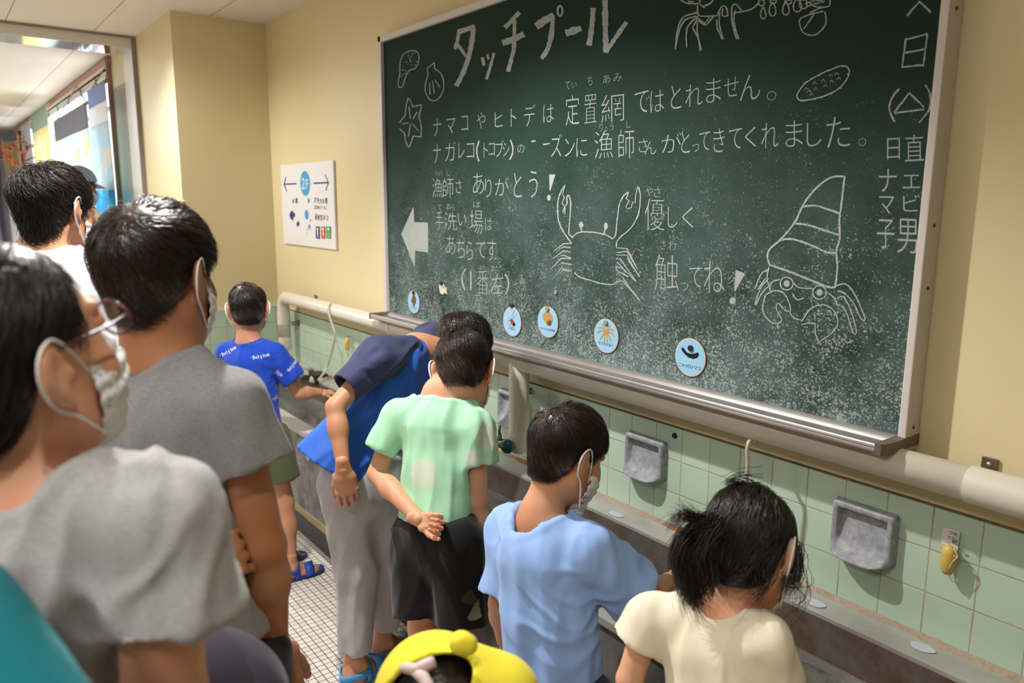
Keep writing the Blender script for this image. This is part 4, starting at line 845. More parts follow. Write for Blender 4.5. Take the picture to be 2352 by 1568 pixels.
def ell(c, R_, r):
    """ellipsoid with axes = rows of R_"""
    c = np.asarray(c, float); R_ = np.asarray(R_, float); m = max(r)
    def fn(X, Y, Z):
        x, y, z = X - c[0], Y - c[1], Z - c[2]; u, v, w_ = (R_[i][0] * x + R_[i][1] * y + R_[i][2] * z for i in range(3))
        q = np.sqrt((u / r[0]) ** 2 + (v / r[1]) ** 2 + (w_ / r[2]) ** 2); g = np.sqrt((u / r[0] ** 2) ** 2 + (v / r[1] ** 2) ** 2 + (w_ / r[2] ** 2) ** 2)
        return np.where(q > .25, q * (q - 1) / np.maximum(g, 1e-4), -min(r) * .75).astype(np.float32)
    return fn, c - m, c + m
def bump_at(p, r, h):
    """soft displacement: positive h digs a hollow, negative raises"""
    p = np.asarray(p, float)
    def fn(X, Y, Z): return (h * np.exp(-((X - p[0]) ** 2 + (Y - p[1]) ** 2 + (Z - p[2]) ** 2) / (r * r))).astype(np.float32)
    return fn, p - 2.2 * r, p + 2.2 * r
def bump_seg(a, b, r, h):
    a, b, ba, L2 = _seg(a, b)
    def fn(X, Y, Z):
        x, y, z = X - a[0], Y - a[1], Z - a[2]; tc = np.clip((x * ba[0] + y * ba[1] + z * ba[2]) / L2, 0, 1)
        d2 = (x - tc * ba[0]) ** 2 + (y - tc * ba[1]) ** 2 + (z - tc * ba[2]) ** 2
        return (h * (.35 + .65 * np.sin(np.pi * np.clip(tc, .02, .98))) * np.exp(-d2 / (r * r))).astype(np.float32)
    return fn, np.minimum(a, b) - 2.2 * r, np.maximum(a, b) + 2.2 * r

# noise on vertices ------------------------------------------------------------
_PT = np.random.default_rng(3).random((64, 64, 64)).astype(np.float32) * 2 - 1
def vnoise(P):
    P = np.asarray(P, float); i = np.floor(P).astype(int); f = P - i; f = f * f * (3 - 2 * f); out = 0
    for dx in (0, 1):
        for dy in (0, 1):
            for dz in (0, 1):
                w_ = (f[:, 0] if dx else 1 - f[:, 0]) * (f[:, 1] if dy else 1 - f[:, 1]) * (f[:, 2] if dz else 1 - f[:, 2])
                out = out + w_ * _PT[(i[:, 0] + dx) % 64, (i[:, 1] + dy) % 64, (i[:, 2] + dz) % 64]
    return out
def vnormals(V, Q):
    n = np.cross(V[Q[:, 2]] - V[Q[:, 0]], V[Q[:, 3]] - V[Q[:, 1]]); N = np.zeros_like(V)
    for k in range(4):
        for c in range(3): N[:, c] += np.bincount(Q[:, k], n[:, c], len(V))
    return N / (np.linalg.norm(N, axis=1, keepdims=True) + 1e-12)
def relax(V, Q, it=1, lam=.5):
    A = np.concatenate([Q[:, [0, 1]], Q[:, [1, 2]], Q[:, [2, 3]], Q[:, [3, 0]]]); A = np.concatenate([A, A[:, ::-1]]); cnt = np.bincount(A[:, 0], minlength=len(V)).astype(float)
    for _ in range(it):
        S = np.stack([np.bincount(A[:, 0], V[A[:, 1], c], len(V)) for c in range(3)], 1); V = V + lam * (S / np.maximum(cnt, 1)[:, None] - V)
    return V
def cloth_wrinkle(V, Q, amp, axis=(0, 0, 1), freq=22, seed=0, aniso=.28):
    """long soft folds running mostly along axis"""
    N = vnormals(V, Q); a = nrm(axis); r1 = nrm(np.cross(a, [.31, .95, .1])); r2 = np.cross(a, r1)
    C = np.stack([V @ r1 * freq, V @ r2 * freq, V @ a * freq * aniso], 1) + seed * 7.3
    wob = vnoise(C * .5 + 11)[:, None] * 1.1; n = 1 - 2 * np.abs(vnoise(C + wob)) + .5 * vnoise(C * 2.1 + 5)
    b = nrm(a + .9 * r1); c1 = nrm(np.cross(b, r2)); C2_ = np.stack([V @ c1 * freq * 1.3, V @ r2 * freq * .8, V @ b * freq * .22], 1) + seed * 3.1 + 40
    n2 = 1 - 2.4 * np.abs(vnoise(C2_ + vnoise(C2_ * .6)[:, None] * .8)); msk = np.clip(vnoise(V * 6 + seed) * 1.6 + .3, 0, 1)
    return V + N * (amp * ((n - .4) + .9 * msk * np.maximum(n2, 0)))[:, None]

# ------------------------------------------------------------------ materials for people
def skin_mat(name, c):
    t = NT(name); c = srgb(c); red = (min(1, c[0] * 1.0), c[1] * .84, c[2] * .80, 1)
    t.base(t.mix(t.ramp(t.noise(14, 4), .38, .68), c, red)); t.set(Roughness=.52); t.b.inputs['Subsurface Weight'].default_value = .12; t.b.inputs['Subsurface Radius'].default_value = (.012, .005, .003); t.b.inputs['Subsurface Scale'].default_value = .5
    t.bump(t.noise(420, 3), .06, .0005); return t.m
def hair_mat(name, c1, c2, rough=.36):
    t = NT(name); t.base(t.mix(t.noise(130, 2), srgb(c1), srgb(c2))); t.set(Roughness=rough); t.b.inputs['Specular IOR Level'].default_value = .6; return t.m
def cloth_mat(name, c, var=.07, weave=900, rough=.85, heather=0, sheen=.15):
    t = NT(name); c = srgb(c); lo = tuple(v * (1 - var) for v in c[:3]) + (1,); hi = tuple(min(1, v * (1 + var)) for v in c[:3]) + (1,)
    base = t.mix(t.noise(18, 3), lo, hi)
    if heather:
        f = t.noise(160, 3, .7, stretch=(.9, .9, 5)); base = t.mix(t.ramp(f, .35, .65), tuple(v * (1 - heather) for v in c[:3]) + (1,), tuple(min(1, v * (1 + heather)) for v in c[:3]) + (1,))
    t.base(base); t.set(Roughness=rough); t.b.inputs['Sheen Weight'].default_value = sheen; t.b.inputs['Specular IOR Level'].default_value = .25
    t.bump(t.noise(weave, 2), .12, .0006); return t.m
M_HAIR = hair_mat('black_hair', '#17110f', '#2c211c', .36); M_HAIRB = hair_mat('dark_brown_hair', '#1d1512', '#402e26', .32)
M_EYEW = simple('eye_white', srgb('#d8d4cc'), .2); M_IRIS = simple('dark_iris', srgb('#1a100c'), .15)
t = NT('white_mask_cloth'); t.base(t.mix(t.noise(30), srgb('#e3e2e4'), srgb('#eeedef'))); t.set(Roughness=.8); t.bump(t.noise(700, 2), .1, .0005); M_MASK = t.m
M_LOOP = simple('white_elastic', srgb('#e9e8ea'), .7)

# ------------------------------------------------------------------ hands and feet
def hand_mesh(wrist, along, dorsal, side, s=1.0, curl=(25, 30, 20), spread=5, thumb=(35, 20), each=None):
    """palm, four fingers of unequal length and a thumb; side +1 puts the thumb on cross(along, dorsal)"""
    y = nrm(along); z = nrm(np.asarray(dorsal) - y * (np.asarray(dorsal) @ y)); x = np.cross(y, z) * side
    w3 = lambda p: np.asarray(wrist) + s * (p[0] * x + p[1] * y + p[2] * z)
    h = .0021 if s > .8 else .0018; R0 = .13 * s; c0 = w3((0, .075, -.02)); f = Field(c0 - R0, c0 + R0, h)
    f.op(ecap(w3((0, -.03, 0)), w3((.001, .03, 0)), x, (.0225 * s, .0185 * s), (.033 * s, .017 * s)))
    f.op(ecap(w3((.001, .03, 0)), w3((.0, .078, .002)), x, (.034 * s, .016 * s), (.041 * s, .0125 * s)), .012 * s)
    f.op(ell(w3((.024, .035, -.008)), np.stack([nrm(x + .5 * y), nrm(y - .5 * x), z]), (.014 * s, .026 * s, .014 * s)), .012 * s)
    f.op(ell(w3((-.025, .04, -.006)), np.stack([x, y, z]), (.011 * s, .028 * s, .013 * s)), .012 * s)
    FX = (.030, .010, -.011, -.030); FY = (.084, .090, .085, .074); FL = ((.042, .025, .020), (.046, .029, .021), (.043, .027, .020), (.033, .020, .018)); FR = (.0088, .0090, .0085, .0076)
    for i in range(4):
        cu = (each[i] if each else curl); sp_ = math.radians(spread * (1.5 - i)); p = np.array([FX[i], FY[i], 0.0]); a = 0; r = FR[i]
        f.op(ell(w3(p + [0, -.002, .004]), np.stack([x, y, z]), (.0095 * s, .011 * s, .008 * s)), .006 * s)
        for k in range(3):
            a += math.radians(cu[k]); d = np.array([math.sin(sp_) * math.cos(a), math.cos(sp_) * math.cos(a), -math.sin(a)]); e = p + d * FL[i][k]
            f.op(cap(w3(p), w3(e), r * s * (1.0 if k else 1.05), (r - .0006) * s), .0022 * s); p = e; r -= .0007
    a1, a2 = map(math.radians, thumb); p = np.array([.028, .030, -.006]); d = nrm([math.sin(a1) * 1.0, math.cos(a1), -.35])
    for L, r, bend in ((.034, .0105, 0), (.031, .0096, a2), (.025, .0088, a2)):
        if bend: d = nrm(d + np.array([-.55 * math.sin(bend), .25, -.75 * math.sin(bend)]))
        e = p + d * L; f.op(cap(w3(p), w3(e), r * s, (r - .0008) * s), .004 * s); p = e
    V, Q = f.mesh(); return relax(V, Q, 1, .35), Q
def foot_mesh(ankle, toe, s=1.0, side=1):
    """bare foot on the floor, toes towards toe (horizontal)"""
    y = nrm([toe[0], toe[1], 0]); z = np.array([0, 0, 1.]); x = np.cross(y, z) * side; g = np.array([ankle[0], ankle[1], ankle[3] if len(ankle) > 3 else 0.0])
    w3 = lambda p: g + s * (p[0] * x + p[1] * y) + s * p[2] * z; c0 = w3((0, .06, .05)); f = Field(c0 - .17 * s, c0 + .17 * s, .0032)
    f.op(cap(w3((0, 0, .13)), w3((0, -.005, .06)), .034 * s, .036 * s)); f.op(ell(w3((0, -.035, .035)), np.eye(3), (.034 * s, .036 * s, .034 * s)), .02 * s)
    f.op(cap(w3((0, .0, .06)), w3((-.004, .10, .028)), .036 * s, .022 * s), .03 * s); f.op(ell(w3((-.006, .11, .020)), np.stack([x, y, z]), (.044 * s, .04 * s, .02 * s)), .025 * s); f.op(cap(w3((.012, -.03, .022)), w3((.02, .1, .018)), .022 * s, .02 * s), .02 * s)
    for i, (tx, ty, r, L) in enumerate(((-.026, .138, .0135, .028), (-.004, .142, .0095, .024), (.013, .136, .009, .022), (.027, .127, .0085, .018), (.038, .114, .008, .015))): f.op(cap(w3((tx, ty, .014)), w3((tx * .9, ty + L, .010)), r * s, r * .85 * s), .005)
    f.op(ell(w3((.034, 0, .075)), np.eye(3), (.01 * s,) * 3), .012); f.op(ell(w3((-.034, .004, .08)), np.eye(3), (.01 * s,) * 3), .012); f.cut(g, (0, 0, -1)); return f.mesh()

# ------------------------------------------------------------------ head
class Head:
    """head frame: x to the person's right, y to the face, z up; origin between the ears"""
    def __init__(s, c, fwd, up=(0, 0, 1), k=1.0, roll=0):
        s.y = nrm(fwd); u = np.asarray(up, float); s.z = nrm(u - s.y * (u @ s.y)); s.x = np.cross(s.y, s.z)
        if roll: a = math.radians(roll); s.x, s.z = s.x * math.cos(a) + s.z * math.sin(a), s.z * math.cos(a) - s.x * math.sin(a)
        s.c = np.asarray(c, float); s.k = k; s.R = np.stack([s.x, s.y, s.z])
    def w(s, *p): return s.c + s.k * (p[0] * s.x + p[1] * s.y + p[2] * s.z)
    def loc(s, P): return ((np.asarray(P) - s.c) @ s.R.T) / s.k
    def E(s, c, r): return ell(s.w(*c), s.R, tuple(q * s.k for q in r))
    def C(s, a, b, ra, rb): return cap(s.w(*a), s.w(*b), ra * s.k, rb * s.k)
    def put(s, f):
        k = s.k; K = .02 * k
        f.op(s.E((0, -.012, .035), (.074, .095, .085))); f.op(s.E((0, .02, -.03), (.064, .072, .070)), .03 * k); f.op(s.E((0, .03, -.068), (.052, .055, .045)), .025 * k)
        f.op(s.E((0, .066, -.100), (.024, .020, .017)), .022 * k); f.op(s.C((.05, -.005, -.05), (.026, .055, -.095), .018, .014), .022 * k); f.op(s.C((-.05, -.005, -.05), (-.026, .055, -.095), .018, .014), .022 * k)
        for q in (-1, 1):
            f.op(s.E((q * .036, .058, -.03), (.026, .024, .026)), .02 * k); f.op(s.E((q * .032, .082, .022), (.018, .011, .009)), .012 * k, 's'); f.op(s.E((q * .032, .076, .018), (.016, .012, .010)), .006 * k)
            f.op(s.C((q * .016, .086, .034), (q * .045, .074, .036), .006, .005), .012 * k)
            ex = nrm(s.x * q + s.y * .50); ey = nrm(np.cross(s.z, ex)); R_ = np.stack([ex, ey, s.z])
            f.op(ell(s.w(q * .083, -.018, .002), R_, (.0085 * k, .021 * k, .032 * k)), .005 * k); f.op(ell(s.w(q * .078, -.010, -.028), R_, (.008 * k, .010 * k, .012 * k)), .006 * k)
            f.op(ell(s.w(q * .0925, -.012, .005), R_, (.0085 * k, .0125 * k, .0215 * k)), .003 * k, 's'); f.op(s.E((q * .0805, -.0005, -.004), (.005, .006, .009)), .003 * k)
        f.op(s.C((0, .082, .022), (0, .098, -.018), .008, .011), .012 * k); f.op(s.E((0, .098, -.022), (.014, .010, .009)), .008 * k)
        f.op(s.E((0, .083, -.060), (.022, .010, .007)), .008 * k); f.op(s.E((0, .081, -.072), (.019, .010, .006)), .006 * k)
        return f
    def eyes(s, parent):
        for q in (-1, 1):
            e = None
            for nm, m_, c, r in (('eye', M_EYEW, (q * .032, .0775, .018), .0105), ('iris', M_IRIS, (q * .032, .0845, .017), .0050)):
                bm = bmesh.new(); bmesh.ops.create_uvsphere(bm, u_segments=12, v_segments=8, radius=r * s.k)
                for v in bm.verts: v.co = Vector(s.w(*c)) + v.co
                e = MB().bm(bm).build(nm, m_, e or parent, smooth=True)
# hairline height (head frame, at unit scale) by azimuth from the face (0) to the nape (pi)
def hairline(az, style):
    T = dict(boy=([0, .55, .95, 1.2, 1.45, 1.75, 2.05, 2.5, 3.15], [.058, .056, .050, .005, .020, .034, -.035, -.058, -.062]),
             bowl=([0, .55, .95, 1.2, 1.45, 1.75, 2.05, 2.5, 3.15], [.040, .038, .030, -.012, .010, .022, -.030, -.062, -.070]),
             shaggy=([0, .55, .95, 1.2, 1.45, 1.75, 2.05, 2.5, 3.15], [.035, .034, .020, -.020, .012, .018, -.05, -.085, -.095]),
             tied=([0, .55, .95, 1.2, 1.45, 1.75, 2.05, 2.5, 3.15], [.075, .070, .055, .010, .020, .030, -.030, -.060, -.070]))[style]
    return np.interp(np.abs(az), *T)
def make_hair(H, parent, style='boy', m=None, vol=.013, n=5200, length=(.05, .10), crown=(0, -.55, .85), swirl=.7, seed=1, r=.00055, h=.0045, clump=9, gravity=.15, messy=1.0, extra=None, base_off=.003, thin=1.0):
    """scalp cap plus strands combed away from the crown, one mesh"""
    k = H.k; rng = np.random.default_rng(seed); m = m or M_HAIR
    rad = np.array([.074, .095, .085]) + vol; cen = np.array([0, -.012, .035])
    # cap
    f = Field(H.w(0, -.02, .02) - .16 * k, H.w(0, -.02, .02) + .16 * k, h)
    rb = rad - vol + base_off; f.op(ell(H.w(*cen), H.R, tuple(rb * k))); f.op(ell(H.w(0, -.026, -.012), H.R, tuple(np.array([.063, .068, .066]) * k + base_off * k)), .02 * k)
    X, Y, Z = f.grid((slice(None),) * 3); lx = ((X - H.c[0]) * H.x[0] + (Y - H.c[1]) * H.x[1] + (Z - H.c[2]) * H.x[2]) / k; ly = ((X - H.c[0]) * H.y[0] + (Y - H.c[1]) * H.y[1] + (Z - H.c[2]) * H.y[2]) / k; lz = ((X - H.c[0]) * H.z[0] + (Y - H.c[1]) * H.z[1] + (Z - H.c[2]) * H.z[2]) / k
    az = np.arctan2(lx, ly); f.F = np.maximum(f.F, ((hairline(az, style) + .004 - lz) * k).astype(np.float32))
    V, Q = f.mesh(); V = relax(V, Q, 1); N = vnormals(V, Q); V = V + N * (.0016 * vnoise(V * 220))[:, None]
    # strands
    c = nrm(crown); e1 = nrm(np.cross([1, 0, 0], c)); e2 = np.cross(c, e1); S = 8
    nc = max(1, n // clump); ct = np.arccos(1 - rng.random(nc) * 1.72); cp = rng.random(nc) * 2 * np.pi; ci = rng.integers(0, nc, n)
    o1, o2 = rng.normal(size=n) * .10, rng.normal(size=n) * .10
    Lr = (length[0] + (length[1] - length[0]) * rng.random(n)) / .095; cl_l = (rng.random(nc) - .5) * .35; Lr = Lr * (1 + cl_l[ci]); top = rng.random(n)
    sdir = rng.normal(size=nc) * .22 * messy; P = np.zeros((n, S, 3)); u = np.linspace(0, 1, S)
    for j in range(S):
        s_ = u[j]; th = ct[ci] + Lr * s_; sq = 1 - .72 * s_; ph = cp[ci] + swirl * (th - ct[ci]) + sdir[ci] * s_ * s_
        a = th + o1 * sq; rr = np.maximum(.15, np.sin(np.clip(th, .15, 2.9))); b = ph + o2 * sq / rr
        D = np.cos(a)[:, None] * c + np.sin(a)[:, None] * (np.cos(b)[:, None] * e1 + np.sin(b)[:, None] * e2)
        D[:, 2] -= gravity * s_ * s_; D /= np.linalg.norm(D, axis=1, keepdims=True)
        rho = 1 / np.sqrt(((D / rad) ** 2).sum(1)); lift = -vol + vol * (.25 + .75 * top) * min(1, s_ * 2.2) + .004 * messy * s_ * s_ * rng.normal(size=n) * (rng.random(n) > .55)
        q_ = cen + D * (rho + lift)[:, None]; z_ = q_[:, 2]; lowm = z_ < 0
        tz = np.clip((.035 - z_) / .085, 0, 1) * thin; azj = np.abs(np.arctan2(D[:, 0], D[:, 1])); sd_ = np.exp(-((azj - 1.62) / .34) ** 2) * np.clip((.06 - z_) / .05, 0, 1); sub = np.minimum(vol * np.minimum(.85, .65 * tz + .75 * sd_), max(0, vol - base_off - .0025))
        lift = lift - sub; q_ = q_ - D * sub[:, None]
        hz = D[:, :2] / (np.linalg.norm(D[:, :2], axis=1, keepdims=True) + 1e-9); f0 = math.sqrt(1 - (cen[2] / rad[2]) ** 2); hr = f0 / np.sqrt(((hz / rad[:2]) ** 2).sum(1))
        z2 = z_ * 1.45; fac = np.clip(1 + 2.6 * z2, .55, 1); xy = cen[:2] + hz * (hr * fac + lift)[:, None]
        q_[:, :2] = np.where(lowm[:, None], xy, q_[:, :2]); q_[:, 2] = np.where(lowm, z2, z_); P[:, j] = q_
    azp = np.arctan2(P[..., 0], P[..., 1]); ok = P[..., 2] > hairline(azp, style) - .004 - .012 * rng.random((n, 1)) * messy
    keep = ok[:, 0]; last = np.where(ok.all(1), S - 1, np.argmin(ok, 1) - 1)
    keep &= last >= 1; P = P[keep]; last = last[keep]; n = len(P); q = (u[None, :] * last[:, None]); i0 = np.minimum(q.astype(int), S - 2); fr = (q - i0)[..., None]
    I = np.arange(n)[:, None]; P = P[I, i0] * (1 - fr) + P[I, i0 + 1] * fr
    W_ = H.c + k * (P @ H.R)
    if extra is not None: W_ = np.concatenate([W_, extra])
    V2, Q2 = strand_mesh(W_, r); o = mk('hair', np.concatenate([V, V2]), np.concatenate([Q, Q2 + len(V)]), m, parent, smooth=True); return o
def strand_mesh(W_, r, taper=.65):
    n, S, _ = W_.shape; T = np.gradient(W_, axis=1); T /= np.linalg.norm(T, axis=2, keepdims=True) + 1e-12
    ref = np.array([.3, .5, .8]); A = np.cross(T, ref); A /= np.linalg.norm(A, axis=2, keepdims=True) + 1e-12; B = np.cross(T, A); rr = (r * (1 - taper * np.linspace(0, 1, S) ** 2))[None, :, None]
    V = np.stack([W_ + rr * (math.cos(a) * A + math.sin(a) * B) for a in (0, 2.094, 4.189)], 2).reshape(-1, 3)
    b = (np.arange(n)[:, None] * S + np.arange(S - 1)[None, :]).reshape(-1) * 3; Q = np.concatenate([np.stack([b + i, b + (i + 1) % 3, b + 3 + (i + 1) % 3, b + 3 + i], 1) for i in range(3)]); return V, Q
def free_strands(root, ctrl, n, spread0, spread1, seed, S=8, curl=.0):
    """a lock of hair from root through control points (world), fanned out"""
    rng = np.random.default_rng(seed); C = [np.asarray(root)] + [np.asarray(q, float) for q in ctrl]; L = np.array(crspline([np.array(q, float) for q in C], 6)); t_ = np.linspace(0, len(L) - 1.001, S); i0 = t_.astype(int); base = L[i0] * (1 - (t_ - i0))[:, None] + L[np.minimum(i0 + 1, len(L) - 1)] * (t_ - i0)[:, None]
    u = np.linspace(0, 1, S)[None, :, None]; off0 = rng.normal(size=(n, 1, 3)) * spread0; off1 = rng.normal(size=(n, 1, 3)) * spread1; W_ = base[None] + off0 * (1 - u) + off1 * u ** 1.4 + curl * np.sin(u * 5 + rng.random((n, 1, 1)) * 6) * rng.normal(size=(n, 1, 3))
    return W_
def make_mask(H, parent, m=None, loops=(True, True), drop=0.0, wide=1.0, loop_r=.0016):
    """pleated face mask over nose and chin with its ear loops"""
    k = H.k; f = Field(H.w(0, .07, -.06) - .11 * k, H.w(0, .07, -.06) + .11 * k, .0034)
    def shape(o):
        g = f.like(); g.op(H.E((0, .022, -.045), (.066 * wide + o, .074 + o, .066 + o))); g.op(H.E((0, .084, -.035 - drop), (.020 + o, .026 + o, .030 + o)), .035 * k); g.op(H.E((0, .062, -.092 - drop), (.030 + o, .026 + o, .022 + o)), .03 * k); return g.F
    f.F = np.maximum(shape(.0075), -shape(.0035))
    f.cut(H.w(0, .030, 0), -H.y); f.cut(H.w(0, 0, .002 - drop), nrm(H.z - .12 * H.y)); f.cut(H.w(0, 0, -.112 - drop), -H.z)
    V, Q = f.mesh(); V = relax(V, Q, 1); L = H.loc(V); N = vnormals(V, Q); V = V + N * (.0012 * np.sin(L[:, 2] * 330))[:, None] * k
    o = mk('face_mask', V, Q, m or M_MASK, parent, smooth=True)
    for q, on in ((1, loops[0]), (-1, loops[1])):
        if not on: continue
        P = [H.w(q * .064, .034, -.016 - drop), H.w(q * .075, .012, .012), H.w(q * .086, -.012, .035), H.w(q * .093, -.034, .026), H.w(q * .094, -.041, .002), H.w(q * .088, -.030, -.026), H.w(q * .077, -.002, -.050), H.w(q * .062, .034, -.084 - drop)]
        MB().tube(crspline(P, 6), loop_r, 8).build('ear_loop', M_LOOP, o, smooth=True)
    return o

# ------------------------------------------------------------------ body and clothes
def person(name_label, J, H, skin, s, body_h=.0055, hands=(), feet=(), neck_r=.050, arm_k=1.0, torso_k=1.0, loc=None, legs=True):
    """J: world joints. One continuous body surface; hands and feet are modelled finer and merged into it"""
    if legs and not feet:
        fd = np.array([H.y[0], H.y[1], 0]); feet = [foot_mesh(J['an' + q], fd, s * 1.02, 1 if q == 'R' else -1) for q in 'LR']
    pts = np.array(list(J.values()) + [H.c]); f = Field(pts.min(0) - .16, pts.max(0) + .17, body_h); R_ = nrm(J['shR'] - J['shL']); a = arm_k * s
    hip = (J['hipL'] + J['hipR']) / 2; Rh = nrm(J['hipR'] - J['hipL']); mid = hip * .55 + J['neck'] * .45 + J.get('bow', np.zeros(3)); ch = hip * .25 + J['neck'] * .75 + J.get('bow', np.zeros(3)); K = .05 * s; tk = torso_k * s
    f.op(ecap(hip, mid, Rh, (.100 * tk, .070 * tk), (.092 * tk, .064 * tk))); f.op(ecap(mid, ch, R_, (.092 * tk, .064 * tk), (.108 * tk, .072 * tk)), K); f.op(ecap(ch, J['neck'], R_, (.106 * tk, .068 * tk), (.055 * tk, .046 * tk)), K)
    for q in 'LR':
        sh = J['sh' + q]; f.op(cap(J['neck'] * .8 + ch * .2, sh, .038 * s, .038 * s), K)
        if 'el' + q in J:
            el = J['el' + q]; f.op(cap(sh, el, .042 * a, .037 * a), .03 * s)
            if 'wr' + q in J:
                wr = J['wr' + q]; d = wr - el; f.op(cap(el, el + d * .35, .037 * a, .037 * a), .012 * s); f.op(cap(el + d * .3, wr, .037 * a, .0245 * a), .02 * s)
        if legs:
            f.op(cap(J['hip' + q], J['kn' + q], .064 * s, .052 * s), .04 * s); d = J['an' + q] - J['kn' + q]; f.op(cap(J['kn' + q], J['kn' + q] + d * .4, .050 * s, .052 * s), .02 * s); f.op(cap(J['kn' + q] + d * .35, J['an' + q], .052 * s, .034 * s), .03 * s)
    f.op(cap(J['neck'] - .02 * nrm(H.w(0, -.03, -.05) - J['neck']), H.w(0, -.022, -.035), neck_r * s * 1.08, neck_r * H.k), .035 * s); H.put(f)
    Vs, Qs = f.mesh(); Vs = relax(Vs, Qs, 1, .4); VV, QQ = [Vs], [Qs]; n = len(Vs)
    for V, Q in list(hands) + list(feet): VV.append(V); QQ.append(Q + n); n += len(V)
    loc = loc if loc is not None else (hip[0], hip[1], 0)
    o = mk('person', np.concatenate(VV), np.concatenate(QQ), skin, loc=loc, smooth=True); tag(o, name_label, 'person'); return o
def tshirt(parent, J, H, m, s, hem, h=.005, loose=.018, sleeves=None, torso_k=1.0, neck_rad=.062, wr=.004, seed=1, folds=(), name='t_shirt', hem_n=None, hem_flare=.0, neck_tilt=(0, 0, 0), collar=True, skip=(), sh_r=.05, only=None, neck_drop=0.0, smooth_k=.035, hollow=True):
    """knitted shirt: trunk with a hem, a neck opening with its rib, sleeves open at the cuff"""
    sl = sleeves or {}; hip = (J['hipL'] + J['hipR']) / 2; R_ = nrm(J['shR'] - J['shL']); Rh = nrm(J['hipR'] - J['hipL']); bow = J.get('bow', np.zeros(3)); mid = hip * .55 + J['neck'] * .45 + bow; ch = hip * .25 + J['neck'] * .75 + bow
    pts = np.array([J['neck'], J['shL'], J['shR'], hip, mid, hem] + [e for e, _, _ in sl.values()]); f = Field(pts.min(0) - .2, pts.max(0) + .2, h); tk = torso_k * s; L_ = loose; K = smooth_k * s
    dn = nrm(hem - mid); below = hem + dn * .08
    f.op(ecap(mid, below, Rh, (.108 * tk + L_, .078 * tk + L_), (.122 * tk + L_ + hem_flare, .09 * tk + L_ + hem_flare))); f.op(ecap(mid, ch, R_, (.108 * tk + L_, .078 * tk + L_), (.130 * tk + L_, .087 * tk + L_ * .8)), K)
    f.op(ecap(ch, J['neck'], R_, (.126 * tk + L_ * .7, .083 * tk + L_ * .6), (.066 * tk + .004, .054 * tk + .004)), K)
    for q in 'LR': f.op(cap(J['neck'] * .8 + ch * .2, J['sh' + q], sh_r * s, sh_r * s + L_ * .2), K)
    for q, (e, r0, r1) in sl.items(): f.op(cap(J['sh' + q], e, r0, r1, flat=True), K * .8)
    for a, b, r, d in folds: f.op(bump_seg(a, b, r, d), 0, 'd')
    f.cut(hem, hem_n if hem_n is not None else dn)
    nt = np.asarray(neck_tilt, float); nd = nrm(nrm(H.w(0, -.03, -.05) - J['neck']) + nt); nb = J['neck'] - nd * neck_drop
    if collar:
        fn, lo, hi = cap(nb - nd * .05, nb + nd * .14, neck_rad * s * .92, neck_rad * s * 1.35); w_ = .016 * (s ** .5)
        f.op((lambda X, Y, Z: -.0022 * ((fn(X, Y, Z) < w_) & (fn(X, Y, Z) > -.01)).astype(np.float32), lo - w_, hi + w_), 0, 'd')
    f.op(cap(nb - nd * .05, nb + nd * .14, neck_rad * s * .92, neck_rad * s * 1.35), .010, 's')
    for q, (e, r0, r1) in sl.items():
        d = nrm(e - J['sh' + q]); f.op(cap(e - d * .012, e + d * .06, r1 - .016, r1 - .011), 0, 's')
    if hollow: f.op(ecap(hem - dn * .02, hem + dn * .06, Rh, (.112 * tk + L_ + hem_flare - .016, .080 * tk + L_ + hem_flare - .016), (.116 * tk + L_ + hem_flare - .012, .084 * tk + L_ + hem_flare - .012)), 0, 's')
    V, Q = f.mesh(); V = relax(V, Q, 2, .5)
    if wr: V = cloth_wrinkle(V, Q, wr, nrm(hem - J['neck']), 20, seed); V = relax(V, Q, 1, .4)
    return (V, Q) if name is None else mk(name, V, Q, m, parent, smooth=True)
def trousers(parent, J, m, s, ends, h=.0055, loose=.018, waist=None, wr=.004, seed=2, name='shorts', r_end=None, folds=(), torso_k=1.0, r_knee=None):
    """shorts or long trousers; ends = point on each leg where the hem sits"""
    hip = (J['hipL'] + J['hipR']) / 2; Rh = nrm(J['hipR'] - J['hipL']); w_ = waist if waist is not None else hip + np.array([0, 0, .10 * s]); up = nrm(w_ - hip)
    pts = np.array([hip, w_, J['knL'], J['knR']] + list(ends.values())); f = Field(pts.min(0) - .19, pts.max(0) + .19, h); tk = torso_k * s
    f.op(ecap(w_, hip - up * .03 * s, Rh, (.118 * tk + loose * .6, .088 * tk + loose * .6), (.128 * tk + loose, .098 * tk + loose))); re = r_end or {}
    for q, e in ends.items():
        hp = J['hip' + q]; kn = J['kn' + q]; long_ = (e[2] < kn[2] - .03); rk = (r_knee or {}).get(q, .060 * s + loose * .8)
        if long_: f.op(cap(hp, kn, .082 * s + loose, rk), .03 * s); f.op(cap(kn, e, rk, re.get(q, .050 * s), flat=True), .03 * s)
        else: f.op(cap(hp, e, .084 * s + loose, re.get(q, .078 * s + loose), flat=True), .03 * s)
    for a, b, r, d in folds: f.op(bump_seg(a, b, r, d), 0, 'd')
    f.cut(w_, up)
    for q, e in ends.items():
        top = J['kn' + q] if e[2] < J['kn' + q][2] - .03 else J['hip' + q]; d = nrm(e - top); r1 = re.get(q, .078 * s + loose); f.op(cap(e - d * .01, e + d * .05, r1 - .017, r1 - .013), 0, 's')
    V, Q = f.mesh(); V = relax(V, Q, 2, .5)
    if wr: V = cloth_wrinkle(V, Q, wr, (.25, .2, 1), 17, seed); V = relax(V, Q, 1, .4)
    return mk(name, V, Q, m, parent, smooth=True)
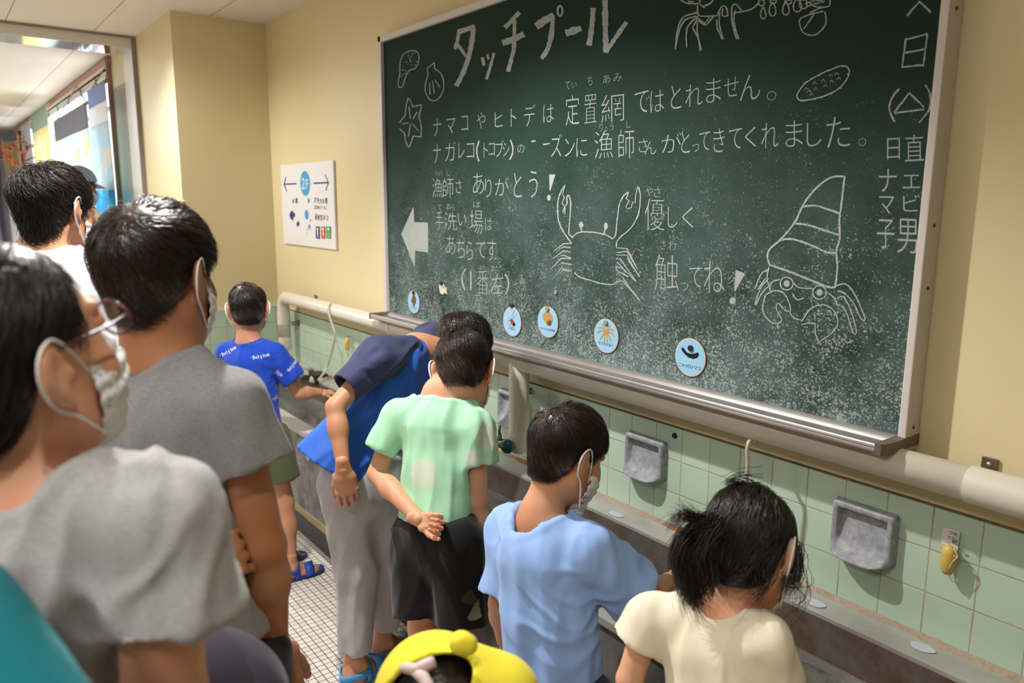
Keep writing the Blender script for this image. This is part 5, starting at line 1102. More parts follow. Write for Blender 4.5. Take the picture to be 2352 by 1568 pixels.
def legs_down(J, s, dy=0.0, sp=None, kz=.27, H_=None):
    """standing legs under the hips"""
    zm = (J['hipL'][2] + J['hipR'][2]) / 2
    for q in 'LR':
        J['hip' + q] = np.array([J['hip' + q][0], J['hip' + q][1], zm]); h_ = J['hip' + q]; J['an' + q] = np.array([h_[0], h_[1] + dy, .07 * s]); J['kn' + q] = np.array([h_[0], h_[1] + dy * .4 - .01, .07 * s + (h_[2] - .07 * s) * .48])
    return J
def drop_vertical(V, amp): return V
# ------------------------------------------------------------------ the people
def PJ(D, **kw): return {k: at(a, b, D + c) for k, (a, b, c) in kw.items()}
CF = CAM_M[2]
def facing(px, right, away, down=0):
    """horizontal direction told as seen along the line of sight through column px"""
    v = ray(px, 784); a = nrm([v[0], v[1], 0]); r = np.array([a[1], -a[0], 0]); return nrm(r * right + a * away + np.array([0, 0, -down]))
SK_TAN = skin_mat('tanned_skin', '#a87553'); SK_LIGHT = skin_mat('light_skin', '#d9a585'); SK_MID = skin_mat('warm_skin', '#c59170')
UP = np.array([0, 0, 1.])

# --- boy in the grey shirt
D = 1.22
J = PJ(D, neck=(372, 800, .01), shR=(535, 930, -.05), shL=(262, 905, .07), elR=(608, 1255, -.03), wrR=(632, 1478, .04), elL=(235, 1250, -.02), wrL=(440, 1300, -.12), hipR=(520, 1510, -.03), hipL=(345, 1495, .05))
legs_down(J, .92)
H = Head(at(366, 640, D), facing(366, .58, .81, .06), k=.97)
hR = hand_mesh(J['wrR'], [0.05, .10, -1], [1, -.2, 0], -1, .88, each=((20, 25, 15), (24, 28, 18), (28, 30, 20), (30, 32, 20)), thumb=(25, 12))
hL = hand_mesh(J['wrL'], at(565, 1262, D - .06) - J['wrL'], -CF + np.array([0, 0, .1]), 1, .86, each=((20, 30, 20), (25, 35, 25), (30, 40, 25), (34, 40, 25)), thumb=(40, 10))
p = person('older boy in a plain grey t-shirt and white mask, one arm behind his back', J, H, SK_TAN, .90, .0036, [hR, hL], arm_k=.95, torso_k=.92, neck_r=.058)
slv = {'R': (at(595, 1072, D - .045), .053, .060), 'L': (at(236, 1075, D + .02), .056, .062)}
M_GREY = cloth_mat('heather_grey_knit', '#858487', .05, 1100, .9, .17)
tshirt(p, J, H, M_GREY, .90, at(440, 1472, D), h=.0045, loose=.020, sleeves=slv, torso_k=.96, neck_rad=.074, seed=3, wr=.006, sh_r=.05, hem_flare=.016, neck_tilt=(0, 0, .6), hem_n=nrm([.25, 0, -1]),
       folds=[(at(520, 985, D - .16), at(455, 1130, D - .17), .018, .004), (at(540, 1010, D - .12), at(470, 1060, D - .16), .014, .004)])
trousers(p, J, cloth_mat('navy_black_cotton', '#16161d', .1), .92, {q: J['kn' + q] + [0, 0, .03] for q in 'LR'}, loose=.02, name='shorts', waist=at(440, 1430, D))
make_hair(H, p, 'bowl', M_HAIRB, vol=.017, n=8500, length=(.06, .13), crown=(.012, -.70, .70), swirl=.55, seed=11, r=.00045, clump=11)
make_mask(H, p, loop_r=.0014); H.eyes(p)

# --- woman with glasses at the left edge, nearest to the camera
D = .74
J = PJ(D, neck=(20, 1080, .02), shR=(362, 1195, -.02), shL=(-250, 1150, .14), elR=(378, 1600, -.02), wrR=(420, 2000, .06), elL=(-330, 1600, .16), wrL=(-250, 2000, .12), hipR=(190, 1980, 0), hipL=(-80, 1960, .08))
legs_down(J, 1.0)
H = Head(at(20, 832, D), facing(31, .81, .585, -.22), k=.98)
hR = hand_mesh(J['wrR'], [0, .1, -1], [1, 0, 0], -1, .95); hL = hand_mesh(J['wrL'], [0, .1, -1], [-1, 0, 0], 1, .95)
p = person('woman in a light grey t-shirt with glasses and a white mask', J, H, SK_LIGHT, .98, .0040, [hR, hL], neck_r=.052, torso_k=.98)
tshirt(p, J, H, cloth_mat('light_grey_knit', '#a6a4a3', .04, 900, .9, .15), .98, J['hipR'] * .5 + J['hipL'] * .5 + [0, 0, .02], h=.0055, loose=.018, sleeves={'R': (at(400, 1430, D - .02), .054, .064), 'L': (at(-300, 1430, D + .15), .058, .064)}, torso_k=.98, neck_rad=.085, seed=5, wr=.0065, sh_r=.050, hem_flare=.012, neck_tilt=(0, 0, .5), neck_drop=.01)
trousers(p, J, cloth_mat('teal_cotton', '#1d7f8c', .06), 1.0, {q: J['an' + q] + [0, 0, .06] for q in 'LR'}, loose=.022, name='trousers')
make_hair(H, p, 'tied', M_HAIR, vol=.014, n=6500, length=(.10, .22), crown=(.1, .62, .78), swirl=.15, seed=21, r=.0005, messy=.5, base_off=.003, thin=.3)
make_mask(H, p, drop=.006, loop_r=.0014); H.eyes(p)
M_GLF = simple('tortoise_glasses_frame', srgb('#5b2a38'), .25); t = NT('clear_lens'); t.base((1, 1, 1, 1)); t.set(Roughness=.02, Transmission_Weight=1.0, IOR=1.45); M_LENS = t.m
gl = MB()
for q in (-1, 1):
    ring = [H.w(q * .034 + .024 * math.cos(a), .102 - .008 * abs(math.cos(a) + q * 0) * 0, .012 + .019 * math.sin(a)) for a in np.linspace(0, 2 * math.pi, 25)]; gl.tube(ring, .0016, 8, False)
    gl.tube(crspline([H.w(q * .058, .098, .018), H.w(q * .072, .06, .020), H.w(q * .080, .0, .022), H.w(q * .082, -.018, .012)], 5), .0016, 8)
gl.tube([H.w(-.010, .103, .016), H.w(0, .106, .018), H.w(.010, .103, .016)], .0015, 8); go = gl.build('glasses', M_GLF, p, smooth=True)
for q in (-1, 1): MB().lathe(H.w(q * .034, .101, .012), H.y, [(0, .021), (.0015, .021)], 24).build('lens', M_LENS, go)

# --- man in white behind them
D = 2.0
J = PJ(D, neck=(112, 560, .0), shR=(240, 690, -.06), shL=(-40, 650, .06), elR=(285, 900, -.04), wrR=(300, 1090, .1), elL=(-70, 850, .06), wrL=(-40, 1030, .12), hipR=(195, 1100, -.04), hipL=(40, 1080, .06))
legs_down(J, 1.05)
H = Head(at(124, 484, D), facing(124, .64, .77, .10), k=.97)
hR = hand_mesh(J['wrR'], [0, .1, -1], [1, 0, 0], -1, 1); hL = hand_mesh(J['wrL'], [0, .1, -1], [-1, 0, 0], 1, 1)
p = person('man in a white t-shirt and white mask standing behind the woman', J, H, SK_MID, 1.02, .006, [hR, hL], neck_r=.055)
tshirt(p, J, H, cloth_mat('white_cotton', '#dcd9e2', .03, 700), 1.02, J['hipR'] * .5 + J['hipL'] * .5, h=.006, loose=.022, sleeves={'R': (at(275, 840, D - .05), .064, .072), 'L': (at(-62, 800, D + .06), .064, .07)}, torso_k=1.0, neck_rad=.068, seed=6, wr=.006, sh_r=.052, neck_tilt=(0, 0, .5))
trousers(p, J, cloth_mat('dark_grey_cotton', '#3a3a40', .08), 1.02, {q: J['an' + q] + [0, 0, .06] for q in 'LR'}, loose=.02, name='trousers')
make_hair(H, p, 'shaggy', M_HAIR, vol=.020, n=7500, length=(.06, .13), crown=(0, -.45, .9), swirl=.6, seed=31, r=.0008, messy=1.8, clump=7)
make_mask(H, p, loop_r=.002); H.eyes(p)

# --- man in a cap out in the corridor
D = 5.2
J = PJ(D, neck=(182, 478, 0), shR=(208, 500, -.1), shL=(150, 500, .12), elR=(238, 545, -.05), wrR=(207, 500, -.16), elL=(145, 580, .1), wrL=(150, 640, .0), hipR=(195, 640, -.08), hipL=(165, 640, .08))
legs_down(J, 1.05)
H = Head(at(185, 432, D), facing(185, .80, .55, .12), k=1.05)
hR = hand_mesh(J['wrR'], at(200, 478, D - .12) - J['wrR'], nrm([.5, -.6, .3]), -1, 1, each=((60, 60, 40),) * 4)
p = person('man in a grey cap and beige shirt in the corridor, hand raised to his face', J, H, SK_TAN, 1.02, .008, [hR])
tshirt(p, J, H, cloth_mat('beige_cotton', '#cfc8b6', .04), 1.02, J['hipR'] * .5 + J['hipL'] * .5, h=.008, loose=.025, sleeves={'R': (at(232, 533, D - .07), .07, .075), 'L': (at(146, 560, D + .1), .07, .075)}, neck_rad=.066, seed=8, wr=.005)
trousers(p, J, cloth_mat('brown_trousers', '#4c443c', .08), 1.02, {q: J['an' + q] + [0, 0, .05] for q in 'LR'}, loose=.02, name='trousers', h=.008)
make_hair(H, p, 'boy', M_HAIR, vol=.008, n=900, length=(.03, .06), r=.002, h=.008)
make_mask(H, p)
def cap_mesh(H, parent, m, logo=None, band=None, h=.004, visor=(0, .10, .055), vdir=1, open_back=False, k2=1.0):
    f = Field(H.w(0, 0, .04) - .2 * H.k, H.w(0, 0, .04) + .2 * H.k, h); r = np.array([.090, .112, .098]) * k2
    f.op(H.E((0, -.012, .045), tuple(r))); f.cut(H.w(0, 0, .040), nrm(-H.z + .10 * H.y)); f.op(H.E((0, -.012, .045), tuple(r - .006)), 0, 's')
    if open_back: f.op(ell(H.w(0, -.118, .040), H.R, (.046 * H.k, .05 * H.k, .046 * H.k)), .004, 's')
    V, Q = f.mesh(); o = mk('cap', relax(V, Q, 1), Q, m, parent, smooth=True)
    V = []; n, mm = 20, 8
    for t_ in (0, -.004):
        for j in range(mm + 1):
            for i in range(n + 1):
                a = math.radians(-62 + 124 * i / n); e = .095 * k2 + (.062 * math.cos(a * 1.15) ** .7) * j / mm if abs(a * 1.15) < 1.57 else .095 * k2
                x = math.sin(a) * (.088 * k2 + .012 * j / mm); y = (-.012 + (r[1] - .004) * math.cos(a)) + .068 * j / mm * max(0, math.cos(a * 1.2)) ** .6
                V.append(H.w(x, y, .046 - .022 * j / mm - .012 * (x / .09) ** 2 + t_))
    g = (n + 1) * (mm + 1); F = [(j * (n + 1) + i, j * (n + 1) + i + 1, (j + 1) * (n + 1) + i + 1, (j + 1) * (n + 1) + i) for j in range(mm) for i in range(n)]
    F += [tuple(q + g for q in f_[::-1]) for f_ in F]; mk('cap_visor', V, F, m, o, smooth=True)
    MB().lathe(H.w(0, -.012, .045 + r[2] * .995 - .002), H.z, [(0, .009), (.003, .008), (.005, .003)], 14).build('cap_button', m, o, smooth=True)
    if logo: c = H.w(*logo[0]); d = nrm(c - H.w(0, -.012, .045)); MB().lathe(c - d * .004, d, [(0, .016), (.006, .016), (.0065, .011)], 20).build('cap_badge', logo[1], o)
    return o
cap_mesh(H, p, cloth_mat('blue_grey_cap_cotton', '#98a2b6', .05), logo=((.060, .045, .085), M_PALECL), h=.006)
V = []; q0 = J['neck']
MB().tube([q0 + .085 * np.array([math.cos(a), math.sin(a), .0]) + np.array([0, 0, -.012 - .05 * max(0, math.sin(a + .4)) * .6]) for a in np.linspace(0, 2 * math.pi, 24)], .020, 10, False).build('blue_collar', cloth_mat('blue_towel', '#4d86c8', .08), p, smooth=True)

# --- small boy in the blue lettered shirt at the far end
D = 3.06
J = PJ(D, neck=(570, 776, 0), shL=(520, 812, .03), shR=(628, 812, -.03), elR=(688, 903, .03), wrR=(735, 901, .10), elL=(500, 905, .12), wrL=(560, 940, .22), hipL=(562, 1010, .04), hipR=(622, 1012, -.03))
J['anR'] = hit(668, 1295, 2, .065); J['knR'] = (J['hipR'] + J['anR']) / 2 + np.array([.0, .015, 0]); J['anL'] = hit(628, 1262, 2, .065); J['knL'] = (J['hipL'] + J['anL']) / 2 + np.array([0, .015, 0])
H = Head(at(570, 712, D), facing(570, .02, 1, .12), k=.88)
hR = hand_mesh(J['wrR'], nrm(at(775, 902, D + .14) - J['wrR']), [.1, -.2, 1], 1, .62); hL = hand_mesh(J['wrL'], [.1, .9, -.1], [0, 0, 1], -1, .62)
toe = hit(748, 1297, 2, .02) - hit(655, 1325, 2, .02); fR = foot_mesh(J['anR'], toe, .76, 1); fL = foot_mesh(J['anL'], toe, .76, -1)
p = person('small boy in a blue shirt with white lettering reaching into the far trough', J, H, SK_MID, .70, .0055, [hR, hL], [fR, fL], neck_r=.050, torso_k=1.0)
M_BLUEL = cloth_mat('royal_blue_cotton', '#1a45b8', .08)
ts = tshirt(p, J, H, M_BLUEL, .70, at(590, 985, D), h=.005, loose=.020, sleeves={'R': (at(676, 871, D), .046, .050), 'L': (at(508, 870, D + .09), .046, .050)}, torso_k=1.04, neck_rad=.072, seed=12, wr=.005, hem_flare=.006, neck_tilt=(0, 0, .4))
M_OLIVE = cloth_mat('olive_cotton', '#566040', .1)
trousers(p, J, M_OLIVE, .72, {'R': J['hipR'] * .36 + J['knR'] * .64, 'L': J['hipL'] * .36 + J['knL'] * .64}, loose=.02, name='shorts', wr=.005)
make_hair(H, p, 'boy', M_HAIR, vol=.011, n=3600, length=(.03, .07), crown=(0, -.5, .86), seed=41, r=.0008, messy=.6)
make_mask(H, p, simple('pale_blue_mask', srgb('#a9bfe6'), .8), loop_r=.003)
# lettering printed on the shirt: placed on the cloth by casting onto it
from mathutils.bvhtree import BVHTree
def bvh_of(o):
    me = o.data; org = np.array(o['org'] if 'org' in o else (0, 0, 0)); return BVHTree.FromPolygons([Vector(v.co) + Vector(org) for v in me.vertices], [tuple(q.vertices) for q in me.polygons])
def print_on(o, parent, name, m, shapes, D0, lift=.0012, face_dir=None):
    """shapes: lists of pixel polygons/meshes carried along the sight line onto the cloth"""
    B = bvh_of(o); mb = MB()
    for V, F in shapes:
        P = []; ok = True
        for px, py in V:
            d = Vector(nrm(ray(px, py))); h_ = B.ray_cast(Vector(CAM_C), d)
            if h_[0] is None: ok = False; break
            P.append(np.array(h_[0]) + np.array(h_[1]) * lift * (1 if h_[1].dot(d) < 0 else -1))
        if ok: mb.add(P, F)
    return mb.build(name, m, parent) if mb.V else None
def word(txt, cx, cy, w_, h_, rot):
    out = []; a = math.radians(rot); c_, s_ = math.cos(a), math.sin(a); n = len(txt); adv = w_ / n
    for i, ch in enumerate(txt):
        V, F = glyph(ch, .012); lw = .35 if ch in 'il.' else (1.15 if ch == 'm' else .85); hh = .62 if ch in 'smn' else (.2 if ch == '.' else .9); dy = -h_ * (.12 if ch == 'g' else 0) + (-.25 * h_ if ch == '.' else 0) + (.14 * h_ if ch == 'l' else 0)
        Q = [((i - (n - 1) / 2) * adv + u * adv * lw, v * h_ * hh + dy) for u, v in V]; out.append(([(cx + x * c_ + y * s_, cy + x * s_ - y * c_) for x, y in Q], F))
    return out
M_LETW = simple('white_shirt_print', srgb('#d4dcea'), .8)
sh_ = []
for cx, cy, w_, rot in ((597, 819, 46, 168), (524, 808, 44, 150), (670, 842, 34, 128), (641, 857, 18, 215), (634, 912, 22, 130), (648, 960, 20, 125)): sh_ += word('smiling.', cx, cy, w_, 9.5, rot)
print_on(ts, ts, 'shirt_lettering', M_LETW, sh_, D)
M_LETD = simple('dim_shirt_print', srgb('#3559b8'), .8); sh_ = []
for cx, cy, w_, rot in ((580, 789, 52, 170), (640, 815, 36, 150), (570, 850, 50, 175), (600, 880, 50, 160)): sh_ += word('smiling.', cx, cy, w_, 9, rot)
print_on(ts, ts, 'dim_lettering', M_LETD, sh_, D)
def sandal(parent, ankle, toe, s, m, side, sole_m=None, logo=None):
    y = nrm([toe[0], toe[1], 0]); z = UP; x = np.cross(y, z) * side; g = np.array([ankle[0], ankle[1], 0.]); w3 = lambda a, b, c: g + s * (a * x + b * y) + s * c * z
    out = [(-.038, -.07), (0, -.085), (.038, -.07), (.042, 0), (.050, .08), (.048, .14), (.025, .175), (-.015, .185), (-.042, .165), (-.052, .10), (-.042, 0)]
    out = [(a, b) for a, b in [tuple(q) for q in smooth_line(np.array(out) * 100, True, 1.2)]]; out = [(a / 100, b / 100) for a, b in out][:-1]
    sd = empty_child('sandal', parent) if False else None
    o = MB().extr([w3(a, b, -.0) for a, b in out], UP, .020 * s).build('sandal', sole_m or m, parent)
    def strap(P, w_):
        P = crspline([np.array(w3(*q)) for q in P], 6); V = []; n = len(P)
        for i, q in enumerate(P): V += [q + y * w_ * s, q - y * w_ * s]
        ob = mk('sandal_strap', V, [(2 * i, 2 * i + 1, 2 * i + 3, 2 * i + 2) for i in range(n - 1)], m, o, smooth=True); md = ob.modifiers.new('t', 'SOLIDIFY'); md.thickness = .006; md.offset = 1; return ob
    st = strap([(-.052, .105, .012), (-.046, .10, .036), (-.01, .095, .058), (.03, .09, .05), (.050, .085, .012)], .024)
    strap([(-.045, .03, .012), (-.043, .02, .05), (-.012, .03, .085), (.03, .02, .07), (.043, .02, .012)], .014)
    V = []; P = crspline([np.array(w3(*q)) for q in ((.043, .02, .045), (.042, -.03, .055), (.0, -.078, .06), (-.042, -.03, .055), (-.043, .02, .045))], 6)
    for q in P: V += [q + z * .010 * s, q - z * .010 * s]
    ob = mk('sandal_strap', V, [(2 * i, 2 * i + 1, 2 * i + 3, 2 * i + 2) for i in range(len(P) - 1)], m, o, smooth=True); md = ob.modifiers.new('t', 'SOLIDIFY'); md.thickness = .006; md.offset = 0
    return o, st
M_SANDB = simple('blue_rubber', srgb('#2348a6'), .55, 0, .06); M_SANDD = simple('dark_blue_sole', srgb('#23335f'), .6)
so, st = sandal(p, J['anR'], toe, .76, M_SANDB, 1, M_SANDD); sandal(p, J['anL'], toe, .76, M_SANDB, -1, M_SANDD)
print_on(st, so, 'sandal_lettering', M_LETW, [(V, F) for V, F in [([(cx + 6 * (u * .8) + 2 * v, cy - 9 * v + 3 * u) for u, v in glyph(ch, .02)[0]], glyph(ch, .02)[1]) for ch, cx, cy in (('o', 717, 1292), ('o', 724, 1290), ('c', 731, 1288))]], D, lift=.008)

# --- tall boy bending over the trough, blue shirt with navy sleeves
D = 2.42
J = PJ(D, neck=(966, 803, .05), shR=(872, 822, -.12), shL=(990, 795, .15), elR=(770, 935, -.22), wrR=(789, 1078, -.27), elL=(1010, 940, .18), wrL=(1030, 1040, .2), hipR=(795, 1100, -.09), hipL=(885, 1110, -.03))
J['anR'] = hit(817, 1512, 2, .085); J['anL'] = hit(880, 1462, 2, .085)
for q in 'LR': J['kn' + q] = (J['hip' + q] + J['an' + q]) / 2 + np.array([0, .02, 0])
J['bow'] = (at(880, 850, D - .02) - (J['hipL'] + J['hipR']) / 2 * .4 - J['neck'] * .6) * .35
H = Head(at(1062, 800, D + .12), facing(1062, .72, .5, .62), up=facing(1062, .55, .45, -.35), k=.97)
hR = hand_mesh(J['wrR'], [.02, .12, -1], nrm(-CF + [.2, 0, .1]), 1, .84, each=((22, 30, 20), (24, 34, 22), (28, 38, 24), (32, 40, 26)), thumb=(24, 12), spread=1.5); hL = hand_mesh(J['wrL'], [0, .3, -1], [-1, 0, 0], 1, .84)
fR = foot_mesh(J['anR'], facing(820, .55, .8), .92, 1); fL = foot_mesh(J['anL'], facing(880, .75, .65), .92, -1)
p = person('tall boy bending over the trough in a blue shirt with navy sleeves', J, H, SK_MID, .88, .005, [hR, hL], [fR, fL], arm_k=.84, torso_k=.95)
M_BLUES = cloth_mat('bright_blue_jersey', '#2a63c9', .06, 500, .6); M_NAVY = cloth_mat('navy_jersey', '#343a5e', .06, 500, .65)
hq = np.cross(CF, at(838, 1108, D - .1) - at(715, 1030, D - .1)); hn2 = nrm(hq if hq[2] < 0 else -hq); hemc = at(775, 1069, D - .1); hn = nrm(hemc - J['neck'])
tshirt(p, J, H, M_BLUES, .88, hemc, h=.005, loose=.022, sleeves={}, torso_k=.95, neck_rad=.066, seed=15, wr=.005, hem_flare=.012, hem_n=hn2, neck_drop=-.01, hollow=False,
       folds=[(at(830, 1040, D - .14), at(930, 930, D - .16), .014, .005), (at(800, 1010, D - .16), at(900, 890, D - .17), .016, .004)])
def sleeve_mesh(name, parent, m, sh, e, r0, r1, h=.0045, wr=.0065, seed=1, extra=(), hollow=True):
    f = Field(np.minimum(sh, e) - .16, np.maximum(sh, e) + .16, h); f.op(cap(sh, e, r0, r1, flat=True))
    for pr, k in extra: f.op(pr, k)
    d = nrm(e - sh); f.op(cap(e - d * .035, e + d * .05, r1 - .009, r1 - .005), 0, 's'); V, Q = f.mesh(); V = relax(V, Q, 2); V = cloth_wrinkle(V, Q, wr, d, 20, seed); return mk(name, relax(V, Q, 1, .4), Q, m, parent, smooth=True)
nk = J['neck']
sleeve_mesh('sleeve', p, M_NAVY, J['shR'], at(791, 890, D - .20), .053, .047, extra=[(cap(J['shR'], nk * .60 + J['shR'] * .40 + np.array([0, 0, .002]), .060, .058), .04)], seed=4)
sleeve_mesh('sleeve', p, M_NAVY, J['shL'], at(1005, 900, D + .17), .066, .056, extra=[(cap(J['shL'], nk * .7 + J['shL'] * .3, .064, .05), .05)], seed=5)
M_SWEAT = cloth_mat('heather_grey_fleece', '#b4b3b6', .05, 700, .9, .08)
for_folds = [(at(770, 1330, D - .18), at(860, 1290, D - .15), .014, -.006), (at(775, 1350, D - .18), at(850, 1370, D - .15), .012, .005), (at(800, 1430, D - .17), at(850, 1410, D - .15), .010, .005), (at(795, 1460, D - .17), at(850, 1450, D - .15), .010, -.005)]
pants = trousers(p, J, M_SWEAT, .90, {'R': J['anR'] + [0, 0, .03], 'L': J['anL'] + [0, 0, .04]}, loose=.012, name='sweatpants', wr=.006, seed=7, r_end={'R': .048, 'L': .048}, r_knee={'R': .067, 'L': .067}, folds=for_folds, waist=(J['hipL'] + J['hipR']) / 2 + np.array([0, .03, .10]))
make_hair(H, p, 'boy', M_HAIRB, vol=.014, n=5200, length=(.04, .09), crown=(0, -.5, .86), seed=51, r=.0006)
make_mask(H, p, loop_r=.002)
M_SLIP = simple('sky_blue_rubber', srgb('#4aa3e6'), .45)
for q, a in (('R', 1), ('L', -1)): sandal(p, J['an' + q], facing(820, .55, .8) if q == 'R' else facing(880, .75, .65), .92, M_SLIP if q == 'R' else simple('shaded_blue_rubber', srgb('#5f7486'), .5), a)  # left sandal's greyer blue puts the shade on that leg into the colour

# --- boy in the mint shirt
D = 2.1
J = PJ(D, neck=(1022, 897, .02), shL=(915, 958, .06), shR=(1092, 985, -.05), elL=(866, 1088, .05), wrL=(962, 1192, -.115), elR=(1096, 1150, -.04), wrR=(1108, 1288, .0), hipL=(964, 1235, .03), hipR=(1048, 1240, -.05))
J['anL'] = hit(962, 1640, 2, .06); J['anR'] = hit(1052, 1660, 2, .06)
for q in 'LR': J['kn' + q] = J['hip' + q] * .5 + J['an' + q] * .5 + np.array([0, .01, 0])
H = Head(at(1065, 858, D + .04), facing(1064, .16, .85, .62), up=facing(1064, .10, .45, -.85), k=.96, roll=5)
hL = hand_mesh(J['wrL'], at(1030, 1212, D - .13) - J['wrL'], nrm(CF + [0, 0, -.35]), -1, .70, each=((70, 55, 30), (75, 60, 35), (70, 65, 40), (68, 65, 40)), thumb=(30, 25))
hR = hand_mesh(J['wrR'], [.0, .15, -1], nrm([1, -.35, 0]), -1, .68, each=((28, 30, 20), (30, 34, 20), (34, 36, 22), (36, 38, 24)), thumb=(28, 10))
fL = foot_mesh(J['anL'], facing(960, .3, .9), .78, -1); fR = foot_mesh(J['anR'], facing(1050, .3, .9), .78, 1)
p = person('boy in a mint green shirt and black shorts, fist behind his back', J, H, SK_LIGHT, .76, .0045, [hL, hR], [fL, fR], arm_k=.96, torso_k=.95, neck_r=.054)
t = NT('mint_tie_dye_knit'); 
def spot(t, c, r, soft=.6):
    vm = t.n('ShaderNodeVectorMath', operation='DISTANCE'); t.put(vm.inputs[0], t.pos()); vm.inputs[1].default_value = tuple(c)
    d = t.math('ADD', vm.outputs['Value'], t.math('MULTIPLY', t.math('SUBTRACT', t.noise(38, 4, .7), .5), .035)); return t.ramp(d, r, r * soft)
org = np.array([(J['hipL'] + J['hipR'])[0] / 2, (J['hipL'] + J['hipR'])[1] / 2, 0])
a1 = t.math('MULTIPLY', spot(t, at(960, 1090, D - .10) - org, .060), t.math('SUBTRACT', 1, t.math('MULTIPLY', spot(t, at(960, 1092, D - .10) - org, .026, .5), .6))); a2 = spot(t, at(1120, 1000, D - .08) - org, .045, .5); a3 = spot(t, at(1085, 1050, D - .1) - org, .03, .4)
t.base(t.mix(t.math('MINIMUM', 1, t.math('ADD', t.math('ADD', a1, a2), a3)), t.mix(t.noise(16), srgb('#a3dcb8'), srgb('#aee3c1')), srgb('#d5dfcd'))); t.set(Roughness=.88); t.b.inputs['Sheen Weight'].default_value = .15; t.bump(t.noise(900, 2), .12, .0006); M_MINT = t.m
tshirt(p, J, H, M_MINT, .76, at(996, 1200, D - .02), h=.0045, loose=.022, sleeves={'L': (at(872, 1036, D + .04), .046, .047), 'R': (at(1103, 1066, D - .05), .048, .049)}, torso_k=1.04, neck_rad=.070, seed=9, wr=.0065, hem_flare=-.012, neck_tilt=(0, 0, .35), sh_r=.050,
       folds=[(at(1090, 1080, D - .12), at(1010, 1170, D - .14), .014, .005), (at(930, 1080, D - .1), at(985, 1175, D - .14), .013, .005), (at(960, 1000, D - .13), at(985, 1120, D - .14), .014, .003), (at(1000, 1150, D - .14), at(1060, 1175, D - .13), .010, -.005)])
M_BLKS = cloth_mat('black_sports_knit', '#0f0f13', .1, 600, .75)
sho = trousers(p, J, M_BLKS, .78, {'L': at(957, 1418, D - .02), 'R': at(1064, 1432, D - .06)}, loose=.019, name='shorts', wr=.005, seed=3, r_end={'L': .066, 'R': .072}, waist=at(996, 1180, D - .02))
make_hair(H, p, 'boy', M_HAIRB, vol=.013, n=6500, length=(.035, .08), crown=(0, -.35, .93), seed=61, r=.0005, messy=.9)
make_mask(H, p, loop_r=.0025)
# printed dotted figure on the shorts
dots = []
def inpoly(x, y, P):
    c = False; j = len(P) - 1
    for i in range(len(P)):
        if (P[i][1] > y) != (P[j][1] > y) and x < (P[j][0] - P[i][0]) * (y - P[i][1]) / (P[j][1] - P[i][1]) + P[i][0]: c = not c
        j = i
    return c
C9 = Crop(880, 1340, 6.19)
A_ = [(1095, 230), (1180, 120), (1240, 70), (1290, 130), (1330, 220), (1290, 300), (1190, 290)]; B_ = [(1290, 300), (1340, 230), (1370, 210), (1370, 330), (1405, 470), (1320, 515), (1215, 525), (1195, 480), (1230, 400)]
dd = {0: [], 1: []}
for iy, yy in enumerate(np.arange(60, 530, 13)):
    for xx in np.arange(1090 + (iy % 2) * 7, 1420, 14):
        for k_, P_ in ((0, A_), (1, B_)):
            if inpoly(xx, yy, P_): r_ = 2.6 + 2.2 * k_ + (yy - 200) / 160 * k_; dd[k_].append(([tuple(C9([(xx + r_ * math.cos(a), yy + r_ * math.sin(a))])[0]) for a in np.linspace(0, 5.24, 6)], [tuple(range(6))])); break
print_on(sho, sho, 'dotted_print', simple('pale_olive_print', srgb('#a3a67e'), .6), dd[0] + dd[1], D, lift=.0012)

# --- boy in the light blue shirt
D = 1.65
J = PJ(D, neck=(1242, 1172, .0), shL=(1172, 1215, .07), shR=(1352, 1262, -.06), elR=(1478, 1372, .03), wrR=(1560, 1320, .16), elL=(1148, 1385, .07), wrL=(1157, 1470, .12), hipL=(1215, 1600, .04), hipR=(1335, 1610, -.06))
legs_down(J, .72)
H = Head(at(1302, 1045, D + .02), facing(1302, .74, .60, .36), up=facing(1302, .28, .22, -.9), k=.90, roll=0)
hR = hand_mesh(J['wrR'], nrm([.1, .9, -.25]), [.1, .2, 1], 1, .62); hL = hand_mesh(J['wrL'], [.05, .25, -1], [-.8, -.5, 0], 1, .64, each=((50, 45, 30),) * 4)
p = person('boy in a pale blue oversized t-shirt with mask, reaching over the trough', J, H, SK_MID, .72, .0042, [hR, hL], arm_k=.95, neck_r=.047)
tshirt(p, J, H, cloth_mat('pale_blue_cotton', '#8fb0e6', .05, 800), .72, J['hipL'] * .5 + J['hipR'] * .5 + [0, 0, -.03], h=.0045, loose=.028, sleeves={'L': (at(1148, 1362, D + .06), .050, .050), 'R': (at(1448, 1352, D + .0), .058, .072)}, torso_k=.98, neck_rad=.080, seed=17, wr=.006, neck_tilt=(0, 0, .5), hem_flare=.01, sh_r=.056,
       folds=[(at(1290, 1230, D - .1), at(1300, 1500, D - .14), .016, .005), (at(1240, 1260, D - .12), at(1235, 1500, D - .14), .018, .004), (at(1330, 1330, D - .1), at(1370, 1420, D - .08), .014, .006), (at(1180, 1470, D - .1), at(1280, 1520, D - .14), .013, .005)])
trousers(p, J, cloth_mat('navy_shorts_cotton', '#23283c', .08), .74, {q: J['kn' + q] + [0, 0, .03] for q in 'LR'}, loose=.02, name='shorts')
make_hair(H, p, 'bowl', M_HAIRB, vol=.015, n=8000, length=(.05, .11), crown=(0, -.62, .78), swirl=.5, seed=71, r=.00045, messy=.6)
make_mask(H, p, loop_r=.002, drop=.030); H.eyes(p)

